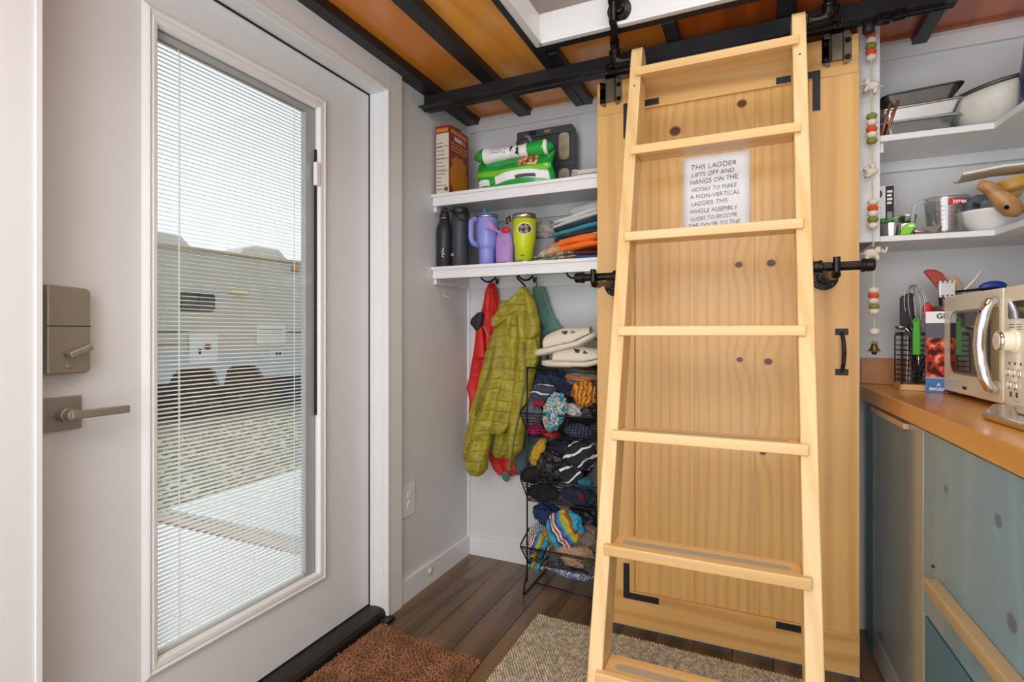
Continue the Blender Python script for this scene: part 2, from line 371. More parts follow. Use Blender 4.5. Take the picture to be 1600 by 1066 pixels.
# ------------------------------------------------ entry door
dr = thing('door_1', None, None, (DX, (DY0+DY1)/2, DZ0), kind='structure')
lf = MB(); a0, a1, b0, b1 = .852, 1.404, .27, 1.885     # the glazed opening
lf.box((DX-.044, DY0, DZ0), (DX, a0, DZ1)); lf.box((DX-.044, a1, DZ0), (DX, DY1-.004, DZ1)); lf.box((DX-.044, a0, DZ0), (DX, a1, b0)); lf.box((DX-.044, a0, b1), (DX, a1, DZ1))
lf.build('door_leaf', m_door, dr)
def frame_mold(x0, o0, o1, p0, p1, i0, i1, q0, q1, h):
    m = MB(); prof = [(0, 0), (.18, h*.75), (.35, h), (.52, h*.62), (.60, h*.9), (.88, h*.8), (1.0, h*.15), (1.0, -.006)]
    rings = []
    for t, hh in prof:
        y0 = o0+(i0-o0)*t; y1 = o1+(i1-o1)*t; z0 = p0+(q0-p0)*t; z1 = p1+(q1-p1)*t
        rings.append([(x0+hh, y0, z0), (x0+hh, y1, z0), (x0+hh, y1, z1), (x0+hh, y0, z1)])
    v = [p for r_ in rings for p in r_]; f = []
    for i in range(len(prof)-1):
        for k in range(4): f.append((i*4+k, i*4+(k+1) % 4, (i+1)*4+(k+1) % 4, (i+1)*4+k))
    return m.add(v, f)
frame_mold(DX, .822, 1.440, .238, 1.922, .858, 1.400, .280, 1.872, .015).build('glass_frame', m_trim, dr, bevel=.001)
B((DX-.008, .852, .27), (DX-.005, 1.404, 1.885)).build('glass_pane', m_glass, dr)
B((DX-.036, .852, .27), (DX-.033, 1.404, 1.885)).build('glass_pane', m_glass, dr)
m_grey = P('blind_housing_grey', 'b4b8ba', .5)
B((DX-.031, 1.360, .272), (DX-.010, 1.403, 1.884)).build('blind_side_channel', m_grey, dr)
B((DX-.030, .853, 1.852), (DX-.010, 1.359, 1.884)).build('blind_head_rail', m_grey, dr)
B((DX-.028, .856, .275), (DX-.012, 1.356, .291)).build('blind_bottom_rail', m_trim, dr, bevel=.002)
sv = MB(); NS = 5
def slatf(u, v): return Vector(((u-.5)*.0128, (v-.5)*.500, -.0012*(2*u-1)**2+.0012-(u-.5)*.0022))
sv.grid(slatf, NS, 2); sm = bpy.data.meshes.new('slat'); sm.from_pydata([tuple(p) for p in sv.v], [], sv.f); sm.materials.append(m_slat)
for p in sm.polygons: p.use_smooth = True
z = .302
while z < 1.85:
    inst('slat', sm, (DX-.0205, 1.1075, z), dr); z += .01136
for yy in (.925, 1.315):
    MB().tube([(DX-.0135, yy, .285), (DX-.0135, yy, 1.86)], .0009, 5).build('ladder_cord', m_slat, dr)
    MB().tube([(DX-.0275, yy+.012, .285), (DX-.0275, yy+.012, 1.86)], .0009, 5).build('ladder_cord', m_slat, dr)
# slider that works the blind
B((DX-.004, 1.392, .82), (DX+.003, 1.397, 1.73)).build('slider_track', m_dark, dr)
B((DX+.0, 1.383, 1.605), (DX+.016, 1.402, 1.685)).build('slider_tab', m_trim, dr, bevel=.003)
# smart lock, deadbolt turn, lever
lk = MB().prism([(.615, 1.012), (.69, 1.012), (.697, 1.02), (.697, 1.192), (.69, 1.199), (.615, 1.203)], 'x', DX, DX+.03).build('deadbolt_housing', m_nickel, dr, bevel=.004)
B((DX+.0295, .616, 1.1145), (DX+.0312, .697, 1.1165)).build('housing_seam', m_dark, lk)
MB().obox((DX+.042, .668, 1.062), (.024, .046, .014), (R(24), 0, 0)).build('thumb_turn', m_nickel, lk, bevel=.003)
MB().lathe((DX+.029, .655, 1.03), [(.006, 0), (.006, .003), (.004, .004)], 12, 'x').build('screw', m_nickel, lk)
rs = B((DX, .618, .889), (DX+.008, .690, .962)).build('lever_rosette', m_nickel, dr, bevel=.0015)
lv = MB().tube([(DX+.006, .655, .925), (DX+.03, .655, .925)], [.016, .015], 16); lv.tube([(DX+.03, .655, .925), (DX+.052, .655, .925)], .013, 16)
lv.box((DX+.043, .648, .916), (DX+.056, .765, .934)); lv.build('lever_handle', m_nickel, rs, bevel=.003)
MB().lathe((DX+.008, .635, .925), [(.006, 0), (.006, .002)], 12, 'x').build('screw', m_nickel, rs)
# gasket line, jambs, stops, casing, sill
g = MB(); g.box((DX-.03, DY1-.003, DZ0), (DX+.004, DY1+.004, DZ1+.004)); g.box((DX-.03, DY0, DZ1), (DX+.004, DY1, DZ1+.006)); g.build('weather_strip', m_dark, dr)
jb = MB(); jb.box((XL-.13, DY1+.004, .0), (XL, 1.70, 2.055)); jb.box((XL-.13, .565, .0), (XL, .588, 2.055)); jb.box((XL-.13, .588, DZ1+.006), (XL, DY1+.004, 2.055))
jb.box((DX+.004, DY1-.001, .03), (DX+.018, DY1+.004, DZ1+.006))
tag(jb.build('trim_4', m_trim, bevel=.001), kind='structure')
cs = MB(); cs.box((XL, 1.680, 0), (XL+.02, 1.775, 2.137)); cs.box((XL, .49, 0), (XL+.02, .583, 2.137)); cs.box((XL, .583, 2.037), (XL+.02, 1.680, 2.137))
cs.box((XL+.02, 1.680, 0), (XL+.024, 1.692, 2.049)); cs.box((XL+.02, .571, 0), (XL+.024, .583, 2.049)); cs.box((XL+.02, .583, 2.037), (XL+.024, 1.680, 2.049))
tag(cs.build('trim_5', m_trim, bevel=.0015), kind='structure')
sl_ = MB().prism([(XL-.15, .0), (XL-.15, .04), (XL-.012, .04), (XL+.004, .034), (XL+.012, .022), (XL+.012, .0)], 'y', .575, 1.685)
sl_.box((XL+.012, 1.64, .0), (XL+.05, 1.69, .012))
tag(sl_.build('trim_6', P('dark_bronze_threshold', '2f2d2c', .4, .4, var=.2)), kind='structure')
# ------------------------------------------------ wall bits
op = thing('outlet_cover', 'white outlet cover plate low on the left wall beside the door casing', 'outlet', (XL, 1.845, .412))
B((XL, 1.805, .345), (XL+.006, 1.885, .478)).build('plate', m_trim, op, bevel=.002)
for zz in (.39, .433): MB().lathe((XL+.005, 1.845, zz), [(.017, 0), (.017, .003), (.014, .0035)], 20, 'x').build('socket', m_white, op)
ch = thing('adhesive_hook', 'small clear adhesive hook stuck on the wall under the lower shelf', 'hook', (XL, 2.131, 1.262))
m_clear = P('clear_plastic', 'e8eaec', .15, alpha=.7)
MB().lathe((XL, 2.131, 1.275), [(.013, 0), (.013, .004), (.010, .006)], 18, 'x').build('base', m_clear, ch, smooth=True)
MB().tube([(XL+.004, 2.131, 1.278), (XL+.012, 2.131, 1.268), (XL+.02, 2.131, 1.266), (XL+.023, 2.131, 1.274)], .0025, 8).build('hook', m_clear, ch, smooth=True)
db = thing('door_bumper', 'clear round bumper stuck on the left baseboard', 'bumper', (XL+.014, 2.0, .055))
MB().lathe((XL+.014, 1.985, .062), [(.014, 0), (.014, .006), (.006, .010)], 18, 'x').build('dome', P('bumper_rubber', 'cfcfc8', .3), db, smooth=True)
# ================================================= OUTSIDE
GZ = -.85
m_gravel = P('gravel', '757462', .95, var=.5, vs=7, bump=1.0, bs=40, bd=.03)
tag(MB().add([(-60, -30, GZ), (XL-.4, -30, GZ), (XL-.4, 60, GZ), (-60, 60, GZ)], [(0, 1, 2, 3)]).build('ground', m_gravel), kind='structure')
rg = random.Random(3); gm = MB()
for i in range(5200):
    gx = -4.1-rg.random()**1.4*6; gy = 1.6+rg.random()*8; r = .02+rg.random()*.045
    q = [Vector((gx, gy, GZ))+Vector(p)*r for p in ((1, 0, .1), (0, 1, .1), (-1, 0, .1), (0, -1, .1), (.2+rg.random()*.4, rg.random()*.4, .55))]
    gm.add(q, [(0, 1, 4), (1, 2, 4), (2, 3, 4), (3, 0, 4)])
tag(gm.build('gravel_stones', P('pale_stones', 'a3a08a', .9, var=.5, vs=9)), 'loose pale gravel stones between the deck and the trailer', 'gravel', kind='stuff')
m_deckb = P('pale_deck_board', 'dfe3e5', .7, var=.06, stretch=(1, 8, 1))
m_deckc = P('pale_blue_deck_board', 'c9d3d4', .7, var=.12, stretch=(1, 8, 1))
dk = thing('deck', None, None, (-2.6, 1.5, -.16), kind='structure')
y = -.6
while y < 2.2:
    B((-3.75, y+.003, -.15), (XL-.135, y+.137, -.12)).build('deck_board', m_deckb, dk); y += .14
B((-3.78, 2.225, -.30), (XL-.135, 2.335, -.118)).build('timber_edge', P('weathered_timber', '93806f', .85, var=.3, stretch=(.2, 3, 3)), dk)
y = 2.40
while y < 3.7:
    B((-3.72, y+.003, -.15), (XL-.135, y+.137, -.12)).build('deck_board', m_deckc, dk); y += .14
B((-3.70, -.55, -.84), (XL-.14, 3.75, -.152)).build('deck_joists', m_dark, dk)
# travel trailer seen through the blind
rv = thing('travel_trailer', 'cream travel trailer with dark window parked on the gravel beyond the door', 'trailer', (-11.65, 8.06, GZ))
ux, uy = .13, .9915
def rvp(s, z, d=0): return Vector((-11.65+ux*s+uy*d, 8.06+uy*s-ux*d, z))       # s along the side, d out towards us
def rvbox(s0, s1, z0, z1, d0, d1):
    pts = [rvp(s, z, d) for z in (z0, z1) for s, d in ((s0, d0), (s1, d0), (s1, d1), (s0, d1))]
    return MB().add(pts, [(0, 3, 2, 1), (4, 5, 6, 7), (0, 1, 5, 4), (1, 2, 6, 5), (2, 3, 7, 6), (3, 0, 4, 7)])
m_rv = P('trailer_cream_paint', 'aeaca2', .4, var=.04, vs=2)
m_rvl = P('trailer_lower_paint', 'a3adb3', .4)
body = rvbox(-4.5, 4.6, .62, 3.05, -2.4, 0); body.build('body', m_rv, rv, bevel=.05)
lb = MB()
prof = [(-4.5, .66), (-4.5, 0), (-.50, 0), (-.40, .22), (-.30, .29), (.40, .29), (.52, .20), (.62, -.12), (.72, -.12), (.80, .24), (.92, .30), (1.50, .30), (1.62, .2), (1.75, 0), (4.6, -.05), (4.6, .66)]
n = len(prof); v = [rvp(s, z, .03) for s, z in prof]+[rvp(s, z, -.12) for s, z in prof]
lb.add(v, [tuple(range(n)), tuple(reversed(range(n, 2*n)))]+[(i, i+n, (i+1) % n+n, (i+1) % n) for i in range(n)]); lb.build('lower_skirt', m_rvl, rv)
rvbox(-4.4, 4.5, -.62, .55, -2.2, -.42).build('underbody_and_shade', m_dark, rv)  # underside as a dark box, carried low to stand for the shaded ground
rvbox(-4.5, 4.6, 2.98, 3.06, -2.45, .06).build('roof_edge', P('trailer_roof_trim', 'a79a80', .5), rv, bevel=.02)
for s0 in (.05, 1.15):
    wc = rvp(s0, GZ+.38, -.12)
    wm = MB().lathe(wc, [(.22, -.12), (.37, -.12), (.38, -.08), (.38, .08), (.36, .12), (.22, .12)], 28, rot=(0, PI/2, R(-7.5)))
    wh = wm.build('wheel', P('tyre_rubber', '151617', .9), rv, smooth=False)
    MB().lathe(wc, [(.21, -.02), (.21, .05), (.08, .09), (.05, .12)], 24, rot=(0, PI/2, R(-7.5))).build('rim', P('rim_grey', '8a8d8f', .4, .6), wh, smooth=True)
def rrect(s0, s1, z0, z1, r, k=5):
    pts = []
    for cx_, cz_, a in ((s1-r, z1-r, 0), (s0+r, z1-r, 90), (s0+r, z0+r, 180), (s1-r, z0+r, 270)):
        for i in range(k+1): t = R(a+90*i/k); pts.append((cx_+r*math.cos(t), cz_+r*math.sin(t)))
    return pts
def rvplate(s0, s1, z0, z1, r, d0, d1):
    pr = rrect(s0, s1, z0, z1, r); n = len(pr); v = [rvp(s, z, d1) for s, z in pr]+[rvp(s, z, d0) for s, z in pr]
    return MB().add(v, [tuple(range(n)), tuple(reversed(range(n, 2*n)))]+[(i, i+n, (i+1) % n+n, (i+1) % n) for i in range(n)])
wn = rvplate(-.28, .51, 1.60, 2.03, .09, 0, .02).build('window', m_dark, rv)
rvplate(-.24, .11, 1.64, 1.99, .07, .018, .026).build('pane', P('dark_window_glass', '3a3d40', .08), wn); rvplate(.13, .47, 1.64, 1.99, .07, .018, .026).build('pane', P('dark_window_glass', '33383c', .08), wn)
rvplate(-.08, .57, .40, 1.07, .06, .02, .036).build('hatch', P('hatch_paint', 'c6c9cc', .4), rv, bevel=.01)
MB().lathe(rvp(.33, .79, .04), [(.07, 0), (.07, .02), (.05, .03)], 16, rot=(0, PI/2, R(-7.5))).build('red_light', P('red_lens', '8c2a22', .3), rv)
rvbox(.13, .18, .62, .74, .035, .05).build('latch', m_dark, rv)
rvplate(1.56, 2.37, .83, 1.31, .03, 0, .02).build('vent_cover', P('vent_paint', 'c9cbc8', .5), rv)
for zz in (.98, 1.08, 1.18): rvbox(1.63, 2.30, zz, zz+.02, .02, .03).build('louvre', m_dark, rv)
rvplate(1.9, 2.3, .42, .68, .02, .02, .035).build('outlet_box', P('vent_paint2', 'b9bbb9', .5), rv)
for q_ in (0, .09): rvbox(2.08+q_, 2.14+q_, .50, .62, .035, .042).build('socket', m_dark, rv)
rvbox(.89, 1.3, 2.07, 2.14, 0, .05).build('porch_light', P('amber_lens', 'd8c98c', .3), rv)
MB().lathe(rvp(2.67, 2.83, 0), [(.11, 0), (.11, .04), (.06, .08)], 16, rot=(0, PI/2, R(-7.5))).build('marker', P('amber_marker', 'b07848', .4), rv)
for s0, s1 in ((-.9, .35), (1.4, 2.9)):
    a_ = MB(); pts = [rvp(s, z, d) for d in (-.5, -1.3) for s, z in ((s0, 3.05), (s0+.1, 3.3), (s0+.45, 3.4), (s1-.35, 3.38), (s1, 3.05))]
    a_.add(pts, [(0, 1, 2, 3, 4), (9, 8, 7, 6, 5)]+[(i, i+5, (i+1) % 5+5, (i+1) % 5) for i in range(5)]); a_.build('roof_unit', P('roof_unit_grey', 'b9bbb8', .6), rv, bevel=.04)
m_stripe = P('stripe_grey_blue', '5b6270', .5)
for (z0, z1, e) in ((1.06, 1.16, 0), (.80, .90, .02)):
    MB().add([rvp(-4.4, z0, .034), rvp(-.5, z0+.05, .034), rvp(.0, z0+.08, .034), rvp(-.5, z1-.0, .034), rvp(-4.4, z1+.04, .034)], [(0, 1, 2, 3, 4)]).build('side_stripe', m_stripe, rv, solid=.004)
MB().add([rvp(2.4, 1.12, .034), rvp(4.5, 1.05, .034), rvp(4.5, 1.2, .034), rvp(2.5, 1.17, .034)], [(0, 1, 2, 3)]).build('side_stripe', m_stripe, rv, solid=.004)
# ================================================= SLIDING BARN DOOR
DF = 1.98
bd = thing('sliding_barn_door', 'knotty pine sliding barn door with black corner brackets behind the ladder', 'door', (-.128, DF+.02, .022))
bw = [(-.408, -.20), (-.20, -.005), (-.005, .154)]
for a, b in bw:
    B((a+.0003, DF+.012, .150), (b-.0003, DF+.026, 1.922)).build('panel_board', m_panel, bd, keep=True)
B((-.548, DF, .150), (-.408, DF+.036, 1.920)).build('stile', m_pine, bd, bevel=.0015)
B((.154, DF, .150), (.294, DF+.036, 1.920)).build('stile', m_pine, bd, bevel=.0015)
B((-.548, DF, 1.9205), (.292, DF+.036, 2.042)).build('top_rail', m_pineh, bd, bevel=.0015)
B((-.548, DF, .022), (.295, DF+.036, .1495)).build('bottom_rail', m_pineh, bd, bevel=.0015)
def bracket(cx, cz, sx, sz):   # L of flat steel; corner at cx,cz, legs towards sx, sz
    t = .022; L_ = .128
    x0, x1 = sorted((cx, cx+sx*L_)); z0, z1 = sorted((cz, cz+sz*t)); xa, xb = sorted((cx, cx+sx*t)); za, zb = sorted((cz, cz+sz*L_))
    pts = [(cx, cz), (cx+sx*L_, cz), (cx+sx*L_, cz+sz*t), (cx+sx*t, cz+sz*t), (cx+sx*t, cz+sz*L_), (cx, cz+sz*L_)]
    o = MB().prism(pts, 'y', DF-.003, DF).build('corner_bracket', m_mblack, bd)
    for p in ((.045, .011), (.11, .011), (.011, .06), (.011, .11)):
        MB().lathe((cx+sx*p[0], DF-.003, cz+sz*p[1]), [(.0045, 0), (.0035, -.0018)], 10, 'y').build('screw', m_black, o)
bracket(-.448, 1.950, 1, -1); bracket(.187, 1.946, -1, -1); bracket(-.448, .122, 1, 1); bracket(.187, .124, -1, 1)
# pull handle
hp = MB(); hp.box((.228, DF-.003, 1.095), (.264, DF, 1.115)); hp.box((.228, DF-.003, .967), (.264, DF, .987))
hp.tube([(.246, DF-.002, 1.100), (.246, DF-.018, 1.094), (.247, DF-.031, 1.075), (.248, DF-.036, 1.041), (.247, DF-.031, 1.007), (.246, DF-.018, .988), (.246, DF-.002, .982)], [.006, .006, .006, .0068, .006, .006, .006], 10)
hp.build('pull_handle', m_mblack, bd, smooth=False, bevel=.001)
# door hangers: ribbed strap plates with four bolts each
for hx in (-.495, .232):
    m = MB(); w2 = .041
    pl = [(-w2, 0), (-.018, 0), (-.012, -.012), (.012, -.012), (.018, 0), (w2, 0), (w2, -.005), (.020, -.005), (.014, -.017), (-.014, -.017), (-.020, -.005), (-w2, -.005)]
    cut = .012
    m.prism([(hx+p[0], DF+p[1]) for p in pl], 'z', 1.963, 2.046)
    m.prism([(hx-w2, DF), (hx-.018, DF), (hx-.018, DF-.005), (hx-w2, DF-.005)], 'z', 1.963, 2.046)
    m.add([(hx-w2, DF-.005, 1.963), (hx-w2+cut, DF-.005, 1.951), (hx-.018, DF-.005, 1.951), (hx-.018, DF-.005, 1.963), (hx-w2, DF, 1.963), (hx-w2+cut, DF, 1.951), (hx-.018, DF, 1.951), (hx-.018, DF, 1.963)], [(0, 1, 2, 3), (7, 6, 5, 4), (0, 4, 5, 1), (1, 5, 6, 2), (2, 6, 7, 3)])
    m.add([(hx+w2, DF-.005, 1.963), (hx+w2-cut, DF-.005, 1.951), (hx+.018, DF-.005, 1.951), (hx+.018, DF-.005, 1.963), (hx+w2, DF, 1.963), (hx+w2-cut, DF, 1.951), (hx+.018, DF, 1.951), (hx+.018, DF, 1.963)], [(0, 3, 2, 1), (4, 5, 6, 7), (0, 1, 5, 4), (1, 2, 6, 5), (2, 3, 7, 6)])
    m.box((hx-.035, DF-.006, 2.040), (hx+.035, DF+.02, 2.056))
    h = m.build('hanger', m_hang, bd, bevel=.001)
    for sx in (-.030, .030):
        for zz in (1.972, 2.024):
            MB().lathe((hx+sx, DF-.005, zz), [(.0085, 0), (.0085, -.002), (.006, -.0045), (.003, -.0045)], 14, 'y').build('bolt', m_iron, h)
    MB().lathe((hx, DF+.005, 2.058), [(.016, -.012), (.02, -.012), (.02, .012), (.016, .012)], 20, 'y').build('roller', m_iron, h)
tk = thing('sliding_door_track', 'black steel track along the ceiling beam that carries the sliding door', 'track', (-.4, 1.94, 2.06))
t_ = MB(); t_.box((XL+.012, 1.939, 2.060), (.50, 1.955, 2.066)); t_.box((XL+.012, 1.939, 2.066), (.50, 1.943, 2.078)); t_.box((XL+.012, 1.9, 2.0585), (-.56, 1.939, 2.0625)); t_.build('rail', m_black, tk)
MB().tube([(XL+.012, 1.945, 2.060), (.50, 1.945, 2.060)], .0075, 10).build('round_edge', m_black, tk, smooth=True)
st = MB(); st.box((.330, 1.925, 2.036), (.366, 1.95, 2.066)); st.box((.372, 1.925, 2.040), (.405, 1.95, 2.066)); st.box((.405, 1.93, 2.044), (.50, 1.948, 2.054)); so_ = st.build('end_bracket', m_iron, tk, bevel=.002)
for bx in (.348, .388): MB().lathe((bx, 1.925, 2.052), [(.009, 0), (.009, -.003), (.005, -.008)], 12, 'y').build('bolt', m_iron, so_)
MB().lathe((.312, 1.945, 2.018), [(.014, 0), (.0165, .004), (.0165, .032), (.013, .036)], 18).build('rubber_stop', m_mblack, tk, smooth=True)
# paper sign
sg = thing('paper_sign', 'white paper note with handwriting taped on the barn door', 'sign', (-.128, DF+.01, 1.45))
def pf(u, v): return Vector((-.236+.216*u, DF+.0105-.003*math.sin(v*PI)*(1-v)-.0015*math.sin(u*PI), 1.442+.2794*v+.001))
MB().grid(pf, 10, 12).build('sheet', m_paper, sg, smooth=True, solid=.0004)
lines = [("THIS LADDER", .011, .026, 1.00), ("LIFTS OFF AND", .009, .0245, .98), ("HANGS ON THE", .008, .0245, .93), ("HOOKS TO MAKE", .009, .0225, .94), ("A NON-VERTICAL", .008, .0225, 1.04), ("LADDER THIS", .007, .0225, .95), ("WHOLE ASSEMBLY", .006, .0225, .96), ("SLIDES TO BECOME", .006, .021, .96), ("THE DOOR TO THE", .002, .0225, .98)]
zz = 1.6755
for i, (s, dx, sz, sx) in enumerate(lines):
    lt = text_obj('lettering', s, sz*.92, m_ink, (-.222+dx+.004*(i % 2), DF+.006, zz), (PI/2, R(-1.2-(i % 3)*.5), 0), sg, depth=.0004, shear=.10, sx=sx*(.94 if len(s) > 12 else 1.02), bold=-.0003, jit=.0020); zz -= .0256
# ================================================= LADDER
ld = thing('loft_ladder', 'pale pine ladder leaning in front of the sliding barn door', 'ladder', (-.127, 1.3, 0))
def yl(z): return 1.30+(z-.22)*.285
RX = ((-.387, -.349), (.097, .135)); RD = .094
for a, b in RX:
    poly = [(yl(0), .0118), (yl(2.055), 2.055), (yl(2.055)+.012, 2.070), (yl(2.055)+.034, 2.074), (yl(2.055)+.060, 2.062), (yl(2.055)+.082, 2.03), (yl(1.99)+RD, 1.99), (yl(0)+RD, .0118)]
    MB().prism(poly, 'x', a, b).build('side_rail', m_lad, ld, bevel=.003)
m_grip = P('grip_tape', 'b9aa92', .9, bump=.6, bs=600)
for i in range(7):
    z = 1.980-.2865*i; y = yl(z)
    tm = MB(); tm.box((-.3488, y, z-.024), (.0968, y+.082, z-.004)); b_ = tm.build('tread', m_ladh, ld, bevel=.002)
    nm = MB(); nm.box((-.364, y-.020, z-.027), (.114, y+.001, z)); nm.build('nosing', m_ladh, b_, bevel=.002)
    gp = rrect(-.325, .075, y+.018, y+.046, .0138); MB().prism(gp, 'z', z-.0041, z-.0033).build('grip_strip', m_grip, b_)
    for sx in (-.368, .116):
        if i in (0, 3): MB().lathe((sx, yl(z-.06)-.0002, z-.06), [(.0035, .0003), (.0035, -.0006)], 10, 'y').build('screw', m_ink, ld)
# side arms of iron pipe
for s, x0, x1 in ((1, .135, .284), (-1, -.387, -.542)):
    y = 1.70; z = 1.283
    m = MB(); m.lathe((x0, y, z), [(.035, 0), (.035, s*.006), (.017, s*.009), (.017, s*.022)], 24, 'x')
    m.tube([(x0+s*.008, y, z), (x1, y, z)], .0125, 16); o = m.build('pipe_arm', m_iron, ld, smooth=False, bevel=.0008)
    c_ = MB().lathe((x1-s*.028, y, z), [(.0175, 0), (.019, s*.003), (.019, s*.007), (.017, s*.009), (.017, s*.026), (.014, s*.031)], 18, 'x').build('pipe_cap', m_iron, o, smooth=False)
    MB().lathe((x0+s*.020, y, z), [(.016, 0), (.019, s*.002), (.019, s*.009), (.016, s*.011)], 18, 'x').build('coupling', m_iron, o)
# upper iron hangers of the ladder: stub, elbow, riser
for s, x0 in ((1, .135), (-1, -.387)):
    y, z = 1.853, 2.045; ex = x0+s*.063
    m = MB(); m.lathe((x0, y, z), [(.032, 0), (.032, s*.005), (.016, s*.009), (.016, s*.016)], 24, 'x')
    m.tube([(x0+s*.008, y, z), (x0+s*.040, y, z), (ex-s*.008, y, z+.001), (ex, y, z+.012), (ex, y, z+.045)], [.0115, .0125, .017, .0175, .0165], 14)
    m.lathe((ex, y, z+.030), [(.0195, 0), (.0205, .003), (.0205, .010), (.0185, .013)], 16)
    e2 = ay(1294 if s > 0 else 957, 20, 1.742).x
    m.tube([(ex, y, z+.04), (ex, y-.02, z+.062), (e2, 1.775, z+.070), (e2, 1.742, z+.082), (e2, 1.742, 2.42)], [.0115, .0125, .013, .0125, .0115], 14)
    m.lathe((e2, 1.742, 2.185 if s < 0 else 2.15), [(.0115, 0), (.0155, .003), (.0155, .012), (.0115, .015)], 16)
    m.lathe((ex, y, z+.055), [(.016, 0), (.0155, .024), (.0135, .03)], 16)
    o = m.build('hanger_pipe', m_iron, ld, smooth=False, bevel=.0006)
    f = MB().lathe((ex+s*.028, y+.03, z+.004), [(.013, 0), (.016, .004), (.016, .022), (.012, .026)], 16, 'y'); f.tube([(ex+s*.006, y, z), (ex+s*.028, y+.02, z+.004), (ex+s*.028, y+.06, z+.004)], .009, 10)
    f.tube([(ex+.02, y+.02, z+.012), (ex+.028, y+.02, z+.04), (ex+.018, y+.015, z+.055), (ex+.008, y+.01, z+.04), (ex+.01, y, z+.02)], .003, 8)
    f.build('hook_fitting', m_iron, o)
# pipe flange on the white loft curb
pfg = thing('pipe_flange', 'round black iron pipe flange fixed on the white loft opening trim', 'flange', (-.452, 1.77, 2.18))
pc = ay(968, 17, 1.775)
m = MB().lathe(pc, [(.040, 0), (.040, -.007), (.020, -.011), (.018, -.026), (.014, -.028)], 28, 'y').build('flange', m_iron, pfg)
for k in range(4):
    a = PI/4+k*PI/2; MB().lathe(pc+Vector((math.cos(a)*.03, -.007, math.sin(a)*.03)), [(.005, 0), (.004, -.002)], 10, 'y').build('screw', m_black, pfg)
# door flange hooks the arms rest on
for fx in (.197, -.478):
    f = thing('pipe_hook', ('black iron flange hook on the barn door right of the ladder' if fx > 0 else 'black iron flange hook on the barn door left of the ladder'), 'hook', (fx, DF, 1.275), 'iron hooks on the barn door')
    m = MB().lathe((fx, DF-.001, 1.278), [(.040, 0), (.040, -.006), (.022, -.010), (.019, -.024)], 28, 'y').build('flange', m_iron, f)
    MB().tube([(fx, DF-.01, 1.278), (fx, DF-.215, 1.268), (fx, DF-.242, 1.262), (fx, DF-.262, 1.262), (fx, DF-.277, 1.270), (fx, DF-.296, 1.262), (fx, DF-.302, 1.285), (fx, DF-.302, 1.310)][:3], .0105, 12).build('nipple', m_iron, f)
    MB().tube([(fx, DF-.235, 1.262), (fx, DF-.285, 1.2605), (fx, DF-.302, 1.268), (fx, DF-.302, 1.306)], [.0125, .0125, .009, .009], 12).build('upturn', m_iron, f)
    for k in range(4):
        a = PI/4+k*PI/2; MB().lathe((fx+math.cos(a)*.03, DF-.007, 1.278+math.sin(a)*.03), [(.0045, 0), (.004, -.002)], 10, 'y').build('screw', m_hang, f)
# ================================================= ALCOVE SHELVES
def shelf(z0, z1, lab):
    t = thing('wall_shelf', lab, 'shelf', (-.92, 2.2, z0))
    yf = 2.035
    B((XL+.0015, yf, z1-.020), (-.536, YB-.019, z1)).build('board', m_trim, t, bevel=.0015)
    B((XL+.003, yf-.012, z0), (-.536, yf, z1)).build('fascia', m_trim, t, bevel=.0015)
    B((XL+.0, yf-.020, z1-.0135), (-.536, yf-.012, z1)).build('nosing', m_trim, t, bevel=.0015)
    B((XL+.0135, YB-.018, z1-.075), (-.536, YB-.0005, z1-.0205)).build('cleat', m_trim, t)
    B((XL+.0015, yf+.001, z1-.075), (XL+.0155, YB-.019, z1-.0205)).build('cleat', m_trim, t)
    return t
shelf(1.664, 1.716, 'upper white wall shelf holding the cereal box and green bag'); shelf(1.342, 1.394, 'lower white wall shelf holding bottles, cups and folded clothes')
